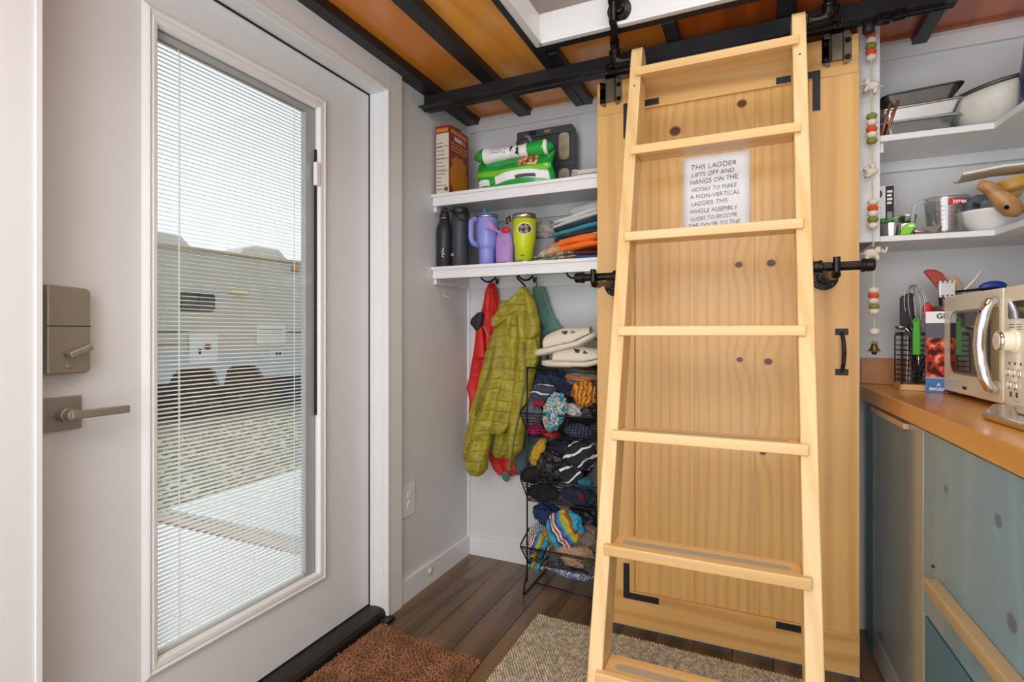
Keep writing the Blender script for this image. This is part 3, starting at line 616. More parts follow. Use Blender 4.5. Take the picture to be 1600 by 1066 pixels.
# ================================================= RUGS
def rug(name, lab, corners, mt, mb_, nu, nv, kind):
    t = thing(name, lab, 'rug', ((corners[0]+corners[2])/2).to_tuple())
    A, Bc, Cc, D = [Vector(c) for c in corners]
    def pt(u, v, z=0): p = (A*(1-u)+Bc*u)*(1-v)+(D*(1-u)+Cc*u)*v; return Vector((p.x, p.y, z))
    th = .009 if kind == 1 else .006
    MB().add([pt(0, 0, .0006), pt(1, 0, .0006), pt(1, 1, .0006), pt(0, 1, .0006), pt(0, 0, th), pt(1, 0, th), pt(1, 1, th), pt(0, 1, th)], [(0, 3, 2, 1), (4, 5, 6, 7), (0, 1, 5, 4), (1, 2, 6, 5), (2, 3, 7, 6), (3, 0, 4, 7)]).build('backing', mb_, t)
    rr = random.Random(5); m = MB()
    for j in range(nv):
        for i in range(nu):
            if kind == 1:
                p = pt(min(1.012, max(-.012, (i+.5+rr.uniform(-.7, .7))/nu)), min(1.01, max(-.01, (j+.5+rr.uniform(-.7, .7))/nv)), th-.002)
                a = rr.uniform(-.9, .9)+1.2*math.sin(i*.23)+math.sin(j*.17); L_ = rr.uniform(.009, .016); d = Vector((math.cos(a), math.sin(a), rr.uniform(.1, .8))).normalized()*L_
                r = .0036; s_ = d.cross(Vector((0, 0, 1))).normalized()*r; n_ = Vector((0, 0, r))
                ring = lambda c, k: [c+s_*k, c+n_*k, c-s_*k, c-n_*k]
                v = ring(p, .8)+ring(p+d*.55+n_*.6, 1.15)+[p+d+n_*.2]
                m.add(v, [(0, 1, 5, 4), (1, 2, 6, 5), (2, 3, 7, 6), (3, 0, 4, 7), (4, 5, 8), (5, 6, 8), (6, 7, 8), (7, 4, 8)])
            else:
                off = .5*(j % 2); p = pt(min(1, max(0, (i+.5+off*.9+rr.uniform(-.08, .08))/(nu+.5))), (j+.5)/nv, th-.001)
                e1 = (Bc-A)/nu*.46; e2 = (D-A)/nv*.62; h = rr.uniform(.004, .0075)
                sk = e1*.5
                v = [p-e1-e2-sk, p+e1-e2-sk, p+e1+e2+sk, p-e1+e2+sk, p-e1*.5-e2*.4+Vector((0, 0, h)), p+e1*.5-e2*.4+Vector((0, 0, h)), p+e1*.5+e2*.4+Vector((0, 0, h)), p-e1*.5+e2*.4+Vector((0, 0, h))]
                m.add(v, [(0, 1, 5, 4), (1, 2, 6, 5), (2, 3, 7, 6), (3, 0, 4, 7), (4, 5, 6, 7)])
    pile = m.build('pile', mt, t, smooth=True, fixn=False); pile['kind'] = 'stuff'
    return t, pt
rug('chenille_rug', 'shaggy brown chenille rug on the floor at the glass door', [Vector((-1.285, 1.625, 0)), Vector((-.837, 1.575, 0)), Vector((-.80, .85, 0)), Vector((-1.298, .85, 0))], m_rug1, m_rug1b, 66, 105, 1)
rug('woven_rug', 'grey beige woven jute rug on the floor under the ladder', [Vector((-.775, 1.940, 0)), Vector((.18, 1.915, 0)), Vector((.18, 1.20, 0)), Vector((-.775, 1.20, 0))], m_rug2, m_rug2b, 88, 92, 2)
# ================================================= THINGS ON THE UPPER SHELF
S1 = 1.7163; S0 = 1.3943
m_cer = P('cereal_red_brown', '93311f', .4, var=.1); m_cers = P('cereal_side_panel', 'd9cfbd', .5); m_comb = NT('honeycomb_print')
vv = m_comb.n('TexVoronoi', i0=m_comb.coords(), feature='DISTANCE_TO_EDGE'); vv.inputs['Scale'].default_value = 110
m_comb.t.links.new(m_comb.ramp(vv.outputs[0], [(0, 'b8691a'), (.12, 'e0901f')]), m_comb.b.inputs['Base Color']); m_comb.b.inputs['Roughness'].default_value = .4; m_comb = m_comb.m
m_orp = P('orange_print', 'e8963c', .5)
cx0, cx1, cy0, cy1, cz1 = -1.300, -1.228, 2.032, 2.205, 2.020
cr = thing('cereal_box', 'tall red brown cereal box with an orange honeycomb picture on the upper shelf', 'cereal box', ((cx0+cx1)/2, (cy0+cy1)/2, S1))
B((cx0, cy0, S1), (cx1, cy1, cz1)).build('carton', m_cer, cr, bevel=.0015)
fl_ = MB(); fl_.add([(cx0, cy0+.02, cz1), (cx1, cy0+.02, cz1), (cx1-.01, cy1-.03, cz1+.022), (cx0+.012, cy1-.03, cz1+.026)], [(0, 1, 2, 3)]); fl_.build('top_flap', m_cers, cr, solid=.0012)
B((cx0+.004, cy0-.0008, S1+.003), (cx1-.004, cy0, cz1-.035)).build('side_panel', m_cers, cr)
rr = random.Random(2)
for k in range(3):
    B((cx0+.005, cy0-.0014, S1+.10+k*.055), (cx1-.005, cy0-.0008, S1+.102+k*.055)).build('print_bar', m_ink, cr)
for k in range(13):
    zz = S1+.02+k*.017; B((cx0+.008, cy0-.0013, zz), (cx0+.008+rr.uniform(.02, .05), cy0-.0008, zz+.003)).build('print_line', m_ink, cr)
B((cx1-.024, cy0-.0014, S1+.012), (cx1-.008, cy0-.0008, S1+.030)).build('bar_code', m_ink, cr)
for k in range(5): B((cx0+.006+k*.012, cy0-.0014, cz1-.029), (cx0+.015+k*.012, cy0-.0008, cz1-.013)).build('title_mark', m_orp, cr)
n = 26; pl = []
for k in range(n):
    a = 2*PI*k/n; r = 1+(.10*math.sin(k*2.7)+.05*math.sin(k*5.1))*(1 if math.sin(a) > -.2 else .2); pl.append((cy0+.083+.078*r*math.cos(a), S1+.085+(.098*r*math.sin(a) if math.sin(a) > 0 else .082*math.sin(a))))
MB().prism(pl, 'x', cx1, cx1+.0008).build('honeycomb_picture', m_comb, cr)
for r_, (z, cnt) in enumerate(((cz1-.030, 9), (cz1-.058, 6), (cz1-.078, 12), (cz1-.092, 12), (cz1-.106, 11))):
    h = .017 if r_ < 2 else .006
    for k in range(cnt):
        y = cy0+.014+(.03 if r_ == 1 else 0)+k*(.0165 if r_ < 2 else .0125); 
        if y+.012 < cy1-.008: B((cx1, y, z), (cx1+.0007, y+(.0115 if r_ < 2 else .010), z+h)).build('title_mark', m_orp if r_ != 1 or k > 3 else m_wprint, cr)
# green bag: lower pouch and rolled top
m_gb = P('green_bag_film', '1ba23a', .22, var=.15, vs=12, coat=.4); m_gl = P('lime_bag_film', '7cc42a', .25, coat=.3)
gb = thing('snack_bag', 'bright green plastic bag with a rolled white labelled top on the upper shelf', 'bag', (-1.02, 2.13, S1))
def gbf(u, v):
    x = -1.135+.36*u; z = S1+.002+v*(.140+.010*u); bulge = math.sin(PI*min(1, max(0, u)))**.4*math.sin(PI*min(1, v*.9+.08))**.5
    n_ = noise.noise(Vector((x*14, z*18, 3)))*.010; return Vector((x+.006*math.sin(v*7), 2.125-.052*bulge+n_, z))
def gbb(u, v):
    p = gbf(u, v); return Vector((p.x, 2.13+(2.13-p.y)*.8, p.z))
pm_ = MB().grid(gbf, 40, 18); pm_.grid(gbb, 40, 18); pouch = pm_.build('pouch', m_gb, gb, smooth=True)
def strip(f, u0, u1, v0, v1, off, curve=0, nu=24, nv=6):
    def g_(a, b):
        u = u0+(u1-u0)*a; v = v0+(v1-v0)*b+curve*math.sin(PI*a); p = f(u, v); return Vector((p.x, p.y-off, p.z))
    return MB().grid(g_, nu, nv)
strip(gbf, .02, .99, .50, .66, .0012, -.10).build('lime_band', m_gl, pouch, smooth=True)
strip(gbf, .28, .95, .18, .40, .0018, .10).build('white_label', m_wprint, pouch, smooth=True)
strip(gbf, .03, .20, .16, .34, .0018, .04).build('white_label', m_wprint, pouch, smooth=True)
strip(gbf, .62, .84, .62, .90, .0024, 0).build('food_picture', PATCH('food_print', [(0, '8a3a1c'), (.45, 'c46a3a'), (.55, 'e8c9a0')], 60), pouch, smooth=True)
strip(gbf, .55, .80, .27, .36, .0026, .02).build('print_line', m_ink, pouch, smooth=True)
def roll(u, v):
    x = -1.14+.375*u; e = min(1, min(u, 1-u)*9)**.5
    zc = S1+.160+.004*u; r = (.028+.004*math.sin(u*9))*max(.25, e); a = v*2*PI
    w_ = 1+.12*noise.noise(Vector((u*9, v*5, 1))); return Vector((x, 2.10+math.cos(a)*r*1.15*w_, zc+math.sin(a)*r*w_))
MB().grid(roll, 48, 20).build('rolled_top', m_gb, gb, smooth=True)
def rband(u0, u1, mt, nm, v0=.38, v1=.86, off=1.04):
    def g_(a, b):
        u = u0+(u1-u0)*a; v = v0+(v1-v0)*b; p = roll(u, v); zc = S1+.160+.004*u
        return Vector((p.x, 2.10+(p.y-2.10)*off, zc+(p.z-zc)*off))
    return MB().grid(g_, 24, 14).build(nm, mt, gb, smooth=True)
rband(.15, .70, m_wprint, 'white_label', .30, .80); rband(.90, .935, m_wprint, 'white_label', .30, .80); rband(.49, .60, PATCH('cow_print', [(0, 'f0f0f0'), (.48, '2a2d33')], 45), 'printed_patch', .32, .64, 1.06)
for k in range(3): rband(.24, .40, m_ink, 'print_line', .40+k*.05, .412+k*.05, 1.06)
for k in range(2): rband(.42, .435, m_ink, 'print_line', .42+k*.09, .45+k*.09, 1.06)
# grey tool case with windows
m_case = P('charcoal_case_plastic', '474b51', .42, var=.08); m_casel = P('case_light_content', 'b5a887', .5, var=.3, vs=30)
tc = thing('tool_case', 'charcoal plastic tool case with clear rounded windows standing on the upper shelf', 'case', (-.86, 2.27, S1))
x0, x1, y0, y1, z0, z1 = -1.012, -.725, 2.262, 2.302, S1+.0005, 2.022
prf = rrect(x0, x1, z0, z1-.012, .03); MB().prism(prf, 'y', y0, y1).build('case_body', m_case, tc, bevel=.004)
MB().prism(rrect(x0+.01, x1-.01, z1-.032, z1, .008), 'y', y0-.012, y1+.006).build('case_lid_edge', m_case, tc, bevel=.003)
B((-.94, y0-.014, z1-.026), (-.905, y0-.012, z1-.006)).build('latch', m_mblack, tc); B((-.865, y0-.014, z1-.022), (-.835, y0-.012, z1-.010)).build('label', P('copper_label', 'b07a5c', .4), tc)
for (a, b, c_, d, mt) in ((-.800, -.752, S1+.155, S1+.275, m_casel), (-.800, -.752, S1+.030, S1+.115, m_casel), (-.985, -.925, S1+.165, S1+.27, P('case_red_content', '6a4a3c', .5)), (-.905, -.845, S1+.17, S1+.265, m_dark)):
    wf = MB().prism(rrect(a-.006, b+.006, c_-.006, d+.006, .022), 'y', y0-.003, y0).build('window_frame', m_case, tc, bevel=.001)
    MB().prism(rrect(a, b, c_, d, .019), 'y', y0-.0042, y0-.003).build('window', mt, wf)
MB().prism(rrect(-.795, -.758, S1+.035, S1+.075, .015), 'y', y0-.0055, y0-.0042).build('dark_content', m_ink, tc)
for zz in (.125, .150): B((x0+.16, y0-.004, S1+zz), (x1, y0, S1+zz+.01)).build('rib', m_case, tc, bevel=.001)
MB().tube([(-.965, y0-.004, S1+.285), (-.94, y0-.012, S1+.275), (-.925, y0-.012, S1+.245), (-.92, y0-.004, S1+.215)], .008, 10).build('handle', m_steel if 0 else P('case_handle_grey', '8b98a3', .4), tc, smooth=True)
m_ivory = P('ivory_card', 'd9d2c2', .6)
wb = thing('small_box', 'small white box at the right end of the upper shelf beside the door edge', 'box', (-.60, 2.13, S1)); B((-.665, 2.10, S1), (-.56, 2.19, S1+.048)).build('carton', m_ivory, wb, bevel=.001); B((-.665, 2.0995, S1+.030), (-.56, 2.1003, S1+.032)).build('lid_line', m_ink, wb)
wj = thing('clear_jar', 'small clear ribbed jar between the tool case and the small white box', 'jar', (-.695, 2.17, S1)); mj = MB()
mj.lathe((-.690, 2.16, S1), [(.020, 0)]+[(.022-.001*(k % 2), .004+k*.006) for k in range(9)]+[(.018, .06)], 16); mj.build('ribbed_body', P('frosted_plastic', 'c9c9c6', .25, alpha=.75), wj, smooth=True); MB().lathe((-.690, 2.16, S1+.0602), [(.018, 0), (.018, .006)], 16).build('lid', m_ivory, wj)
# ================================================= THINGS ON THE LOWER SHELF
m_bk1 = P('black_powder_coat', '262729', .45, bump=.1, bs=300); m_bk2 = P('slate_powder_coat', '363b42', .5, bump=.1, bs=300)
b1 = thing('slim_bottle', 'slim black steel water bottle with a loop cap against the left wall', 'bottle', (-1.272, 2.062, S0))
cx, cy = -1.272, 2.062
MB().lathe((cx, cy, S0), [(.033, 0), (.036, .003), (.0365, .165), (.034, .180), (.026, .198), (.0225, .206), (.0225, .217)], 28).build('body', m_bk1, b1, smooth=True)
MB().lathe((cx, cy, S0+.2172), [(.0225, 0), (.0225, .003)], 24).build('steel_ring', m_steel, b1, smooth=True)
cpm = MB().lathe((cx, cy, S0+.2204), [(.0225, 0), (.0225, .014), (.018, .024), (.016, .03)], 20); cpm.tube([(cx-.017, cy, S0+.245), (cx-.012, cy, S0+.262), (cx, cy, S0+.269), (cx+.012, cy, S0+.262), (cx+.017, cy, S0+.245)], .005, 8); cpm.build('cap', m_bk1, b1, smooth=True)
for k in range(4): MB().obox((cx+.012+.003*(k % 2), cy-.0352, S0+.045+k*.011), (.012, .0012, .003), (0, R(40-k*30), 0)).build('scribble_mark', m_wprint, b1)
cx, cy = -1.200, 2.078
b2 = thing('large_bottle', 'wide dark slate water bottle with a carry strap right of the slim black bottle', 'bottle', (cx, cy, S0))
MB().lathe((cx, cy, S0), [(.036, 0), (.039, .004), (.0395, .19), (.0385, .215), (.035, .228), (.033, .232)], 30).build('body', m_bk2, b2, smooth=True)
MB().lathe((cx, cy, S0+.2323), [(.036, 0), (.0365, .026), (.033, .031)], 26).build('cap', m_bk1, b2, smooth=True)
MB().tube([(cx-.034, cy-.028, S0+.252), (cx-.01, cy-.047, S0+.235), (cx+.020, cy-.041, S0+.205), (cx+.038, cy-.022, S0+.20), (cx+.043, cy, S0+.225), (cx+.036, cy, S0+.25)], .0055, 8, flat=.5).build('carry_strap', m_bk1, b2, smooth=True)
MB().lathe((cx-.018, cy-.0365, S0+.052), [(.007, 0), (.007, -.0015)], 12, 'y').build('emblem', m_steel, b2)
# things tucked behind
wp = thing('wood_block', 'greyish wooden block tucked behind the black bottle and purple tumbler', 'block', (-1.14, 2.27, S0)); B((-1.19, 2.24, S0), (-1.10, 2.30, S0+.20)).build('block', P('grey_wood', '8f8378', .7, var=.15, vs=8), wp, bevel=.003)
gc = thing('small_jar', 'tiny dark green jar with a red lid behind the purple tumbler handle', 'jar', (-1.14, 2.15, S0)); MB().lathe((-1.14, 2.15, S0), [(.018, 0), (.019, .02), (.015, .024)], 16).build('jar', P('bottle_green', '2f5a46', .4), gc, smooth=True); MB().lathe((-1.14, 2.15, S0+.0242), [(.016, 0), (.016, .006)], 16).build('lid', m_redprint, gc)
# purple tumbler
m_pur = P('periwinkle_enamel', '8a90dd', .35); cx, cy = -1.085, 2.115
tb = thing('purple_tumbler', 'periwinkle purple tumbler with a big side handle and blue straw', 'tumbler', (cx, cy, S0))
MB().lathe((cx, cy, S0), [(.032, 0), (.0345, .004), (.037, .070), (.0385, .079), (.047, .086), (.0485, .10), (.0505, .205), (.050, .212)], 32).build('cup', m_pur, tb, smooth=True)
MB().lathe((cx, cy, S0+.2122), [(.0505, 0), (.0505, .008), (.047, .010)], 30).build('steel_rim', m_steel, tb, smooth=True)
MB().lathe((cx, cy, S0+.2224), [(.047, 0), (.047, .005), (.044, .008)], 28).build('lid', P('clear_blue_lid', '5d78a8', .2), tb, smooth=True)
MB().tube([(cx-.012, cy, S0+.225), (cx-.012, cy, S0+.2675)], .0065, 12).build('straw', P('blue_straw', '6d8fc4', .3), tb, smooth=True)
MB().tube([(cx-.47*q_, cy-.88*q_, S0+z_) for q_, z_ in ((.045, .200), (.070, .202), (.084, .190), (.085, .12), (.076, .100), (.042, .088))], .0095, 12, flat=1.3).build('handle', m_pur, tb, smooth=True)
# lilac pouch
m_lil = P('lilac_fabric', 'b68fd0', .8, var=.2, bump=.6, bs=200); cx, cy = -.995, 2.105
pc_ = thing('lilac_pouch', 'small lilac drawstring pouch with red and dark bits between the two tumblers', 'pouch', (cx, cy, S0))
def pouchf(u, v):
    a = u*2*PI; zf = v*.155; r = .040*(1-.30*max(0, v-.75)/.25)*(1.05-.15*abs(v-.35)); r *= 1+.07*noise.noise(Vector((math.cos(a)*2, math.sin(a)*2, v*5)))+.05*math.sin(a*9)*max(0, v-.5)
    return Vector((cx+math.cos(a)*r, cy+math.sin(a)*r*.62, S0+zf))
MB().grid(pouchf, 36, 18, wrap=True).build('pouch', m_lil, pc_, smooth=True)
def flap(u, v): return Vector((cx-.065+.075*u, cy-.052+.012*math.sin(u*5), S0+.205-.075*u-.045*v*(1-u)+.004*math.sin(v*6)))
MB().grid(flap, 12, 8).build('flap', m_lil, pc_, smooth=True, solid=.002)
MB().ell((cx+.016, cy-.022, S0+.150), (.020, .009, .014), 16, 10).build('red_pull', m_redprint, pc_, smooth=True)
MB().tube([(cx+.012, cy, S0+.18), (cx+.010, cy, S0+.205), (cx+.022, cy, S0+.212), (cx+.027, cy, S0+.19)], .006, 8).build('dark_loop', P('brown_loop', '5c3438', .5), pc_, smooth=True)
MB().prism(rrect(cx-.018, cx+.018, S0+.075, S0+.105, .012), 'y', cy-.0255, cy-.0245).build('pocket_flap', P('lilac_dark', 'a87fc4', .8), pc_)
for k in range(6): B((cx-.02+k*.007, cy-.0262, S0+.008), (cx-.0155+k*.007, cy-.0235, S0+.014)).build('print_mark', m_ink, pc_)
# lime tumbler
m_lime = P('lime_enamel', 'c3d619', .35); cx, cy = -.898, 2.098
lt_ = thing('lime_tumbler', 'lime yellow steel tumbler with a round mountain sticker', 'tumbler', (cx, cy, S0))
MB().lathe((cx, cy, S0), [(.036, 0), (.038, .003), (.0385, .012)], 28).build('steel_base', m_steel, lt_, smooth=True)
MB().lathe((cx, cy, S0+.0122), [(.039, 0), (.0425, .068), (.0475, .080), (.0505, .175)], 32).build('cup', m_lime, lt_, smooth=True)
MB().lathe((cx, cy, S0+.1874), [(.0508, 0), (.0515, .014), (.050, .018)], 30).build('steel_rim', m_steel, lt_, smooth=True)
MB().lathe((cx, cy, S0+.2056), [(.050, 0), (.050, .004), (.035, .006)], 28).build('lid', P('smoke_lid', '55504a', .3), lt_, smooth=True)
def stick(rx, rz, off):
    m = MB(); n = 24; v = []
    for rg_ in (0, 1):
        for k in range(n):
            a = 2*PI*k/n; th = -PI/2+.42+rg_*math.cos(a)*rx/.043; v.append(Vector((cx+math.cos(th)*(.0496+off), cy+math.sin(th)*(.0496+off), S0+.142+rg_*math.sin(a)*rz)))
    m.add([v[0]]+v[n:], [(0, k+1, (k+1) % n+1) for k in range(n)]); return m
stk = stick(.030, .025, .0012).build('sticker', m_wprint, lt_, fixn=False)
stick(.026, .0215, .0022).build('sticker_picture', PATCH('sticker_print', [(0, '2b3440'), (.42, '55604a'), (.5, 'c9a873'), (.58, '40505c')], 70), stk, fixn=False)
B((cx-.0, cy-.0425, S0+.030), (cx+.016, cy-.0395, S0+.033)).build('print_mark', m_ink, lt_)
# fluffy slipper lining behind
ff = MB(); rr = random.Random(9)
def fz(d): return 1+.28*noise.noise(d*3.2)+.16*noise.noise(d*9)
ff.ell((-.87, 2.235, S0+.168), (.098, .050, .040), 48, 30, rot=(0, R(6), 0), fn=fz)
fo = thing('fleece_bundle', 'fluffy grey fleece bundle behind the lime tumbler', 'fleece', (-.86, 2.22, S0+.12))
ff.build('fleece', P('grey_fleece', 'b7b1a8', 1, var=.25, vs=40, bump=1, bs=150, bd=.006), fo, smooth=True)
fb = MB().box((-.93, 2.20, S0), (-.80, 2.27, S0+.125)).build('bundle_base', P('grey_shade_cloth', '9c9ca0', .9), fo, bevel=.01)
# folded clothes: rolled soft slabs
def folded(name, label, c, sz, mt, seed, tilt=0, lobes=2, group='folded clothes on the lower shelf', rz=0, bend=.0, mt2=None):
    t = thing(name, label, 'clothes', (c[0], c[1], c[2]-sz[2]/2), group)
    M_ = Euler((0, tilt, rz)).to_matrix(); c = Vector(c)
    def layer(cz, h, k):
        def f(u, v):
            a = u*2*PI; e = 4.0; ca, sa = math.cos(a), math.sin(a)
            rx = math.copysign(abs(ca)**(2/e), ca); rz_ = math.copysign(abs(sa)**(2/2.2), sa)
            y = (v-.5)*sz[1]; taper = (1-abs(2*v-1)**6)**.5*.12+.88
            x = rx*sz[0]/2*taper*(1-.06*k); z = rz_*h/2*(.4+.6*min(1, min(v, 1-v)*8)**.5)
            nn = noise.noise(Vector((x*16+seed, y*16, cz*40+k)))*.008+noise.noise(Vector((x*50+seed, y*45, k)))*.0022
            return c+M_@Vector((x+nn, y+nn*.6, cz+z+nn*.7+bend*math.cos(x/sz[0]*PI)))
        return MB().grid(f, 44, 22, wrap=True)
    h = sz[2]/lobes
    for k in range(lobes):
        m = layer(-sz[2]/2+h*(k+.5), h*1.08, k)
        # close both ends
        nu = 44; m.f.append(tuple(range(nu))); m.f.append(tuple((22-1)*nu+i for i in reversed(range(nu))))
        m.build('fold', (mt2 if (mt2 and k % 2) else mt), t, smooth=True)
    return t
def F(n_, col, **k): return P(n_, col, .88, var=k.pop('var', .16), vs=14, bump=.5, bs=k.pop('bs', 150), bd=.003)
f_or = F('orange_knit', 'f0741c'); f_gw = F('grey_white_knit', 'c9cbc6', var=.06); f_gr = F('light_grey_marl', 'a9adab', var=.1); f_tl = F('teal_jersey', '2f8f9c'); f_nv = F('navy_jersey', '273447'); f_bg = F('oatmeal_jersey', 'b5a894')
f_mr = F('maroon_jersey', '55222c'); f_cm = PATCH('camo_cloth', [(0, '6f7a5c'), (.45, 'a89f86'), (.55, '7c5a4a'), (.62, '3c6a8c')], 26); f_bl = F('royal_blue_cloth', '1f5f9e')
f_ch = F('charcoal_cloth', '2b2e33'); f_dk = F('dark_navy_cloth', '1d222b')
X0 = -.655; Y0_ = 2.15
folded('folded_shirt', 'blue and maroon folded shirt at the bottom right of the folded stack', (X0+.02, Y0_, S0+.020), (.20, .16, .036), f_bl, 1, 0, 2, mt2=f_mr)
folded('folded_shirt', 'green grey camouflage folded cloth under the orange shirt', (X0-.10, Y0_-.03, S0+.018), (.20, .13, .032), f_cm, 2, R(-4), 2)
folded('folded_shirt', 'bright orange folded shirt in the middle of the stack', (X0-.015, Y0_-.01, S0+.062), (.235, .17, .050), f_or, 3, R(-9), 2, bend=.006)
folded('folded_shirt', 'oatmeal folded shirt with a maroon inside above the orange shirt', (X0+.01, Y0_, S0+.103), (.20, .16, .032), f_bg, 4, R(-8), 2, mt2=f_mr)
folded('folded_shirt', 'teal folded shirt with a navy inside in the upper half of the stack', (X0+.0, Y0_, S0+.138), (.23, .17, .040), f_tl, 5, R(-10), 2, mt2=f_nv)
folded('folded_shirt', 'white folded knit near the top of the stack', (X0-.0, Y0_, S0+.176), (.235, .16, .034), f_gw, 6, R(-13), 2)
folded('folded_shirt', 'light grey folded sweatshirt on top of the stack', (X0+.035, Y0_+.01, S0+.212), (.17, .16, .042), f_gr, 7, R(-10), 1)
folded('folded_shirt', 'thin maroon folded strap of cloth poking out behind the top sweatshirt', (X0-.045, Y0_+.06, S0+.215), (.05, .05, .05), f_mr, 8, R(-40), 1)
folded('rolled_scarf', 'royal blue rolled cloth on the shelf right of the lime tumbler', (X0-.165, Y0_-.02, S0+.017), (.075, .09, .032), f_bl, 9, R(-18), 1, group=None)
folded('rolled_cloth', 'tan patterned rolled cloth beside the royal blue cloth', (X0-.115, Y0_-.065, S0+.040), (.11, .07, .028), P('tan_print_cloth', 'b0a088', .9, var=.3, vs=30), 10, R(-20), 1, group=None)
# ================================================= COAT HOOKS AND GARMENTS
def coat_hook(x, lab):
    t = thing('coat_hook', lab, 'coat hook', (x, YB, 1.35)); y = YB-.018
    MB().lathe((x, YB-.0005, 1.372), [(.019, 0), (.019, -.004), (.014, -.009)], 22, 'y').build('base', m_mblack, t, smooth=False, bevel=.001)
    MB().tube([(x, YB-.008, 1.372), (x-.004, YB-.030, 1.362), (x-.012, YB-.055, 1.348), (x-.022, YB-.080, 1.345), (x-.032, YB-.100, 1.355), (x-.038, YB-.110, 1.374), (x-.041, YB-.112, 1.386)], [.006, .0052, .0048, .0046, .0044, .004, .0035], 10).build('arm', m_mblack, t, smooth=True)
    MB().tube([(x, YB-.010, 1.366), (x+.008, YB-.03, 1.345), (x+.018, YB-.045, 1.338), (x+.026, YB-.05, 1.350), (x+.026, YB-.048, 1.362)], [.005, .0045, .004, .004, .004], 10).build('arm', m_mblack, t, smooth=True)
    MB().ell((x-.041, YB-.112, 1.388), .0055, 10, 8).build('ball_tip', m_mblack, t, smooth=True)
coat_hook(-1.150, 'black double coat hook holding the red jacket'); coat_hook(-.955, 'black double coat hook holding the olive green jacket'); coat_hook(-.725, 'empty black coat hook beside the barn door')
def lobe(rows, y0, depth, name, mat, parent, quilt=0, seed=0, fold=0, nf=3, n=44, m=200, round_=2.2, hemcurl=0, quiltamp=.0065, cross=0):
    """a hanging puffy tube; rows are (v, uL, uR) sighted on the plane y0"""
    pr_ = []
    for v, a, b in rows:
        p, q = ay(a, v, y0), ay(b, v, y0); pr_.append((p.z, p.x, q.x))
    pr_.sort(key=lambda k: -k[0]); zt, zb = pr_[0][0], pr_[-1][0]
    def at(z):
        for i in range(len(pr_)-1):
            if pr_[i][0] >= z >= pr_[i+1][0]:
                t = (pr_[i][0]-z)/max(1e-6, pr_[i][0]-pr_[i+1][0]); t2 = t*t*(3-2*t)*.5+t*.5
                return pr_[i][1]+(pr_[i+1][1]-pr_[i][1])*t2, pr_[i][2]+(pr_[i+1][2]-pr_[i][2])*t2
        return pr_[-1][1:]
    def f(u, v):
        z = zt+(zb-zt)*v; a, b = at(max(zb, min(zt, z))); cx_, hw = (a+b)/2, (b-a)/2
        ang = u*2*PI; ca, sa = math.cos(ang), math.sin(ang); e = 2/round_
        x = math.copysign(abs(ca)**e, ca)*hw; yy = -math.copysign(abs(sa)**e, sa)*depth/2*min(1.0, .35+hw/.03)
        s_ = max(0, min(1, min(v, 1-v)*28))**.5; s_ = .55+.45*s_
        q = 0
        if quilt:
            ph = (z/quilt)+.12*math.sin(x*22+seed); q = abs(math.sin(ph*PI)); q = min(1, q*2.2)**.55
        fo_ = fold*math.sin((x/max(hw, .01))*nf*PI*.5+seed+1.6*math.sin(z*6))*(1 if sa > 0 else 0)
        wr = noise.noise(Vector((x*26+seed, z*14, seed)))*.012+noise.noise(Vector((x*70+seed, z*60, seed)))*.0025
        k = (-1 if yy < 0 else 1)
        return Vector((cx_+x*s_*(1-.02*(1-q))+wr*.5, y0+yy*s_+k*(q-1)*quiltamp*(1 if quilt else 0)-fo_-wr*(1 if quilt or fold else .3), z+hemcurl*math.sin(u*2*PI*2)*v**6))
    g_ = MB().grid(f, n, m, wrap=True); g_.f.append(tuple(range(n))); g_.f.append(tuple((m-1)*n+i for i in reversed(range(n))))
    return g_.build(name, mat, parent, smooth=True)
# red jacket
rj = thing('red_jacket', 'bright red jacket with a black cuff hanging behind the olive jacket', 'jacket', (-1.13, 2.29, .45))
lobe([(443, 762, 774), (462, 757, 778), (500, 750, 781), (540, 742, 786), (580, 735, 788), (607, 729, 790), (625, 733, 790), (655, 732, 780)], 2.312, .040, 'body', m_red, rj, seed=3, fold=.006, nf=5, quilt=0)
lobe([(468, 768, 780), (500, 764, 790), (560, 757, 800), (650, 753, 800), (700, 757, 802), (712, 762, 803), (741, 772, 808)], 2.312, .032, 'lower_body', m_red, rj, seed=5, fold=.008, nf=4)
lobe([(488, 747, 756), (500, 736, 754), (506, 735, 753), (517, 743, 750)], 2.262, .03, 'cuff', P('black_cuff_cloth', '26262b', .7), rj, m=20)
lobe([(508, 741, 752), (519, 744, 756), (560, 741, 760)], 2.268, .03, 'sleeve', m_red, rj, m=30)
p0, p1 = ay(755, 509, 2.236), ay(764, 528, 2.236); MB().tube([p0, p1], .0014, 6).build('piping', P('pale_pink_piping', 'e8a89c', .6), rj)
lobe([(736, 783, 797), (748, 785, 796), (752, 788, 793)], 2.29, .02, 'inner_hem', m_slate, rj, m=16)
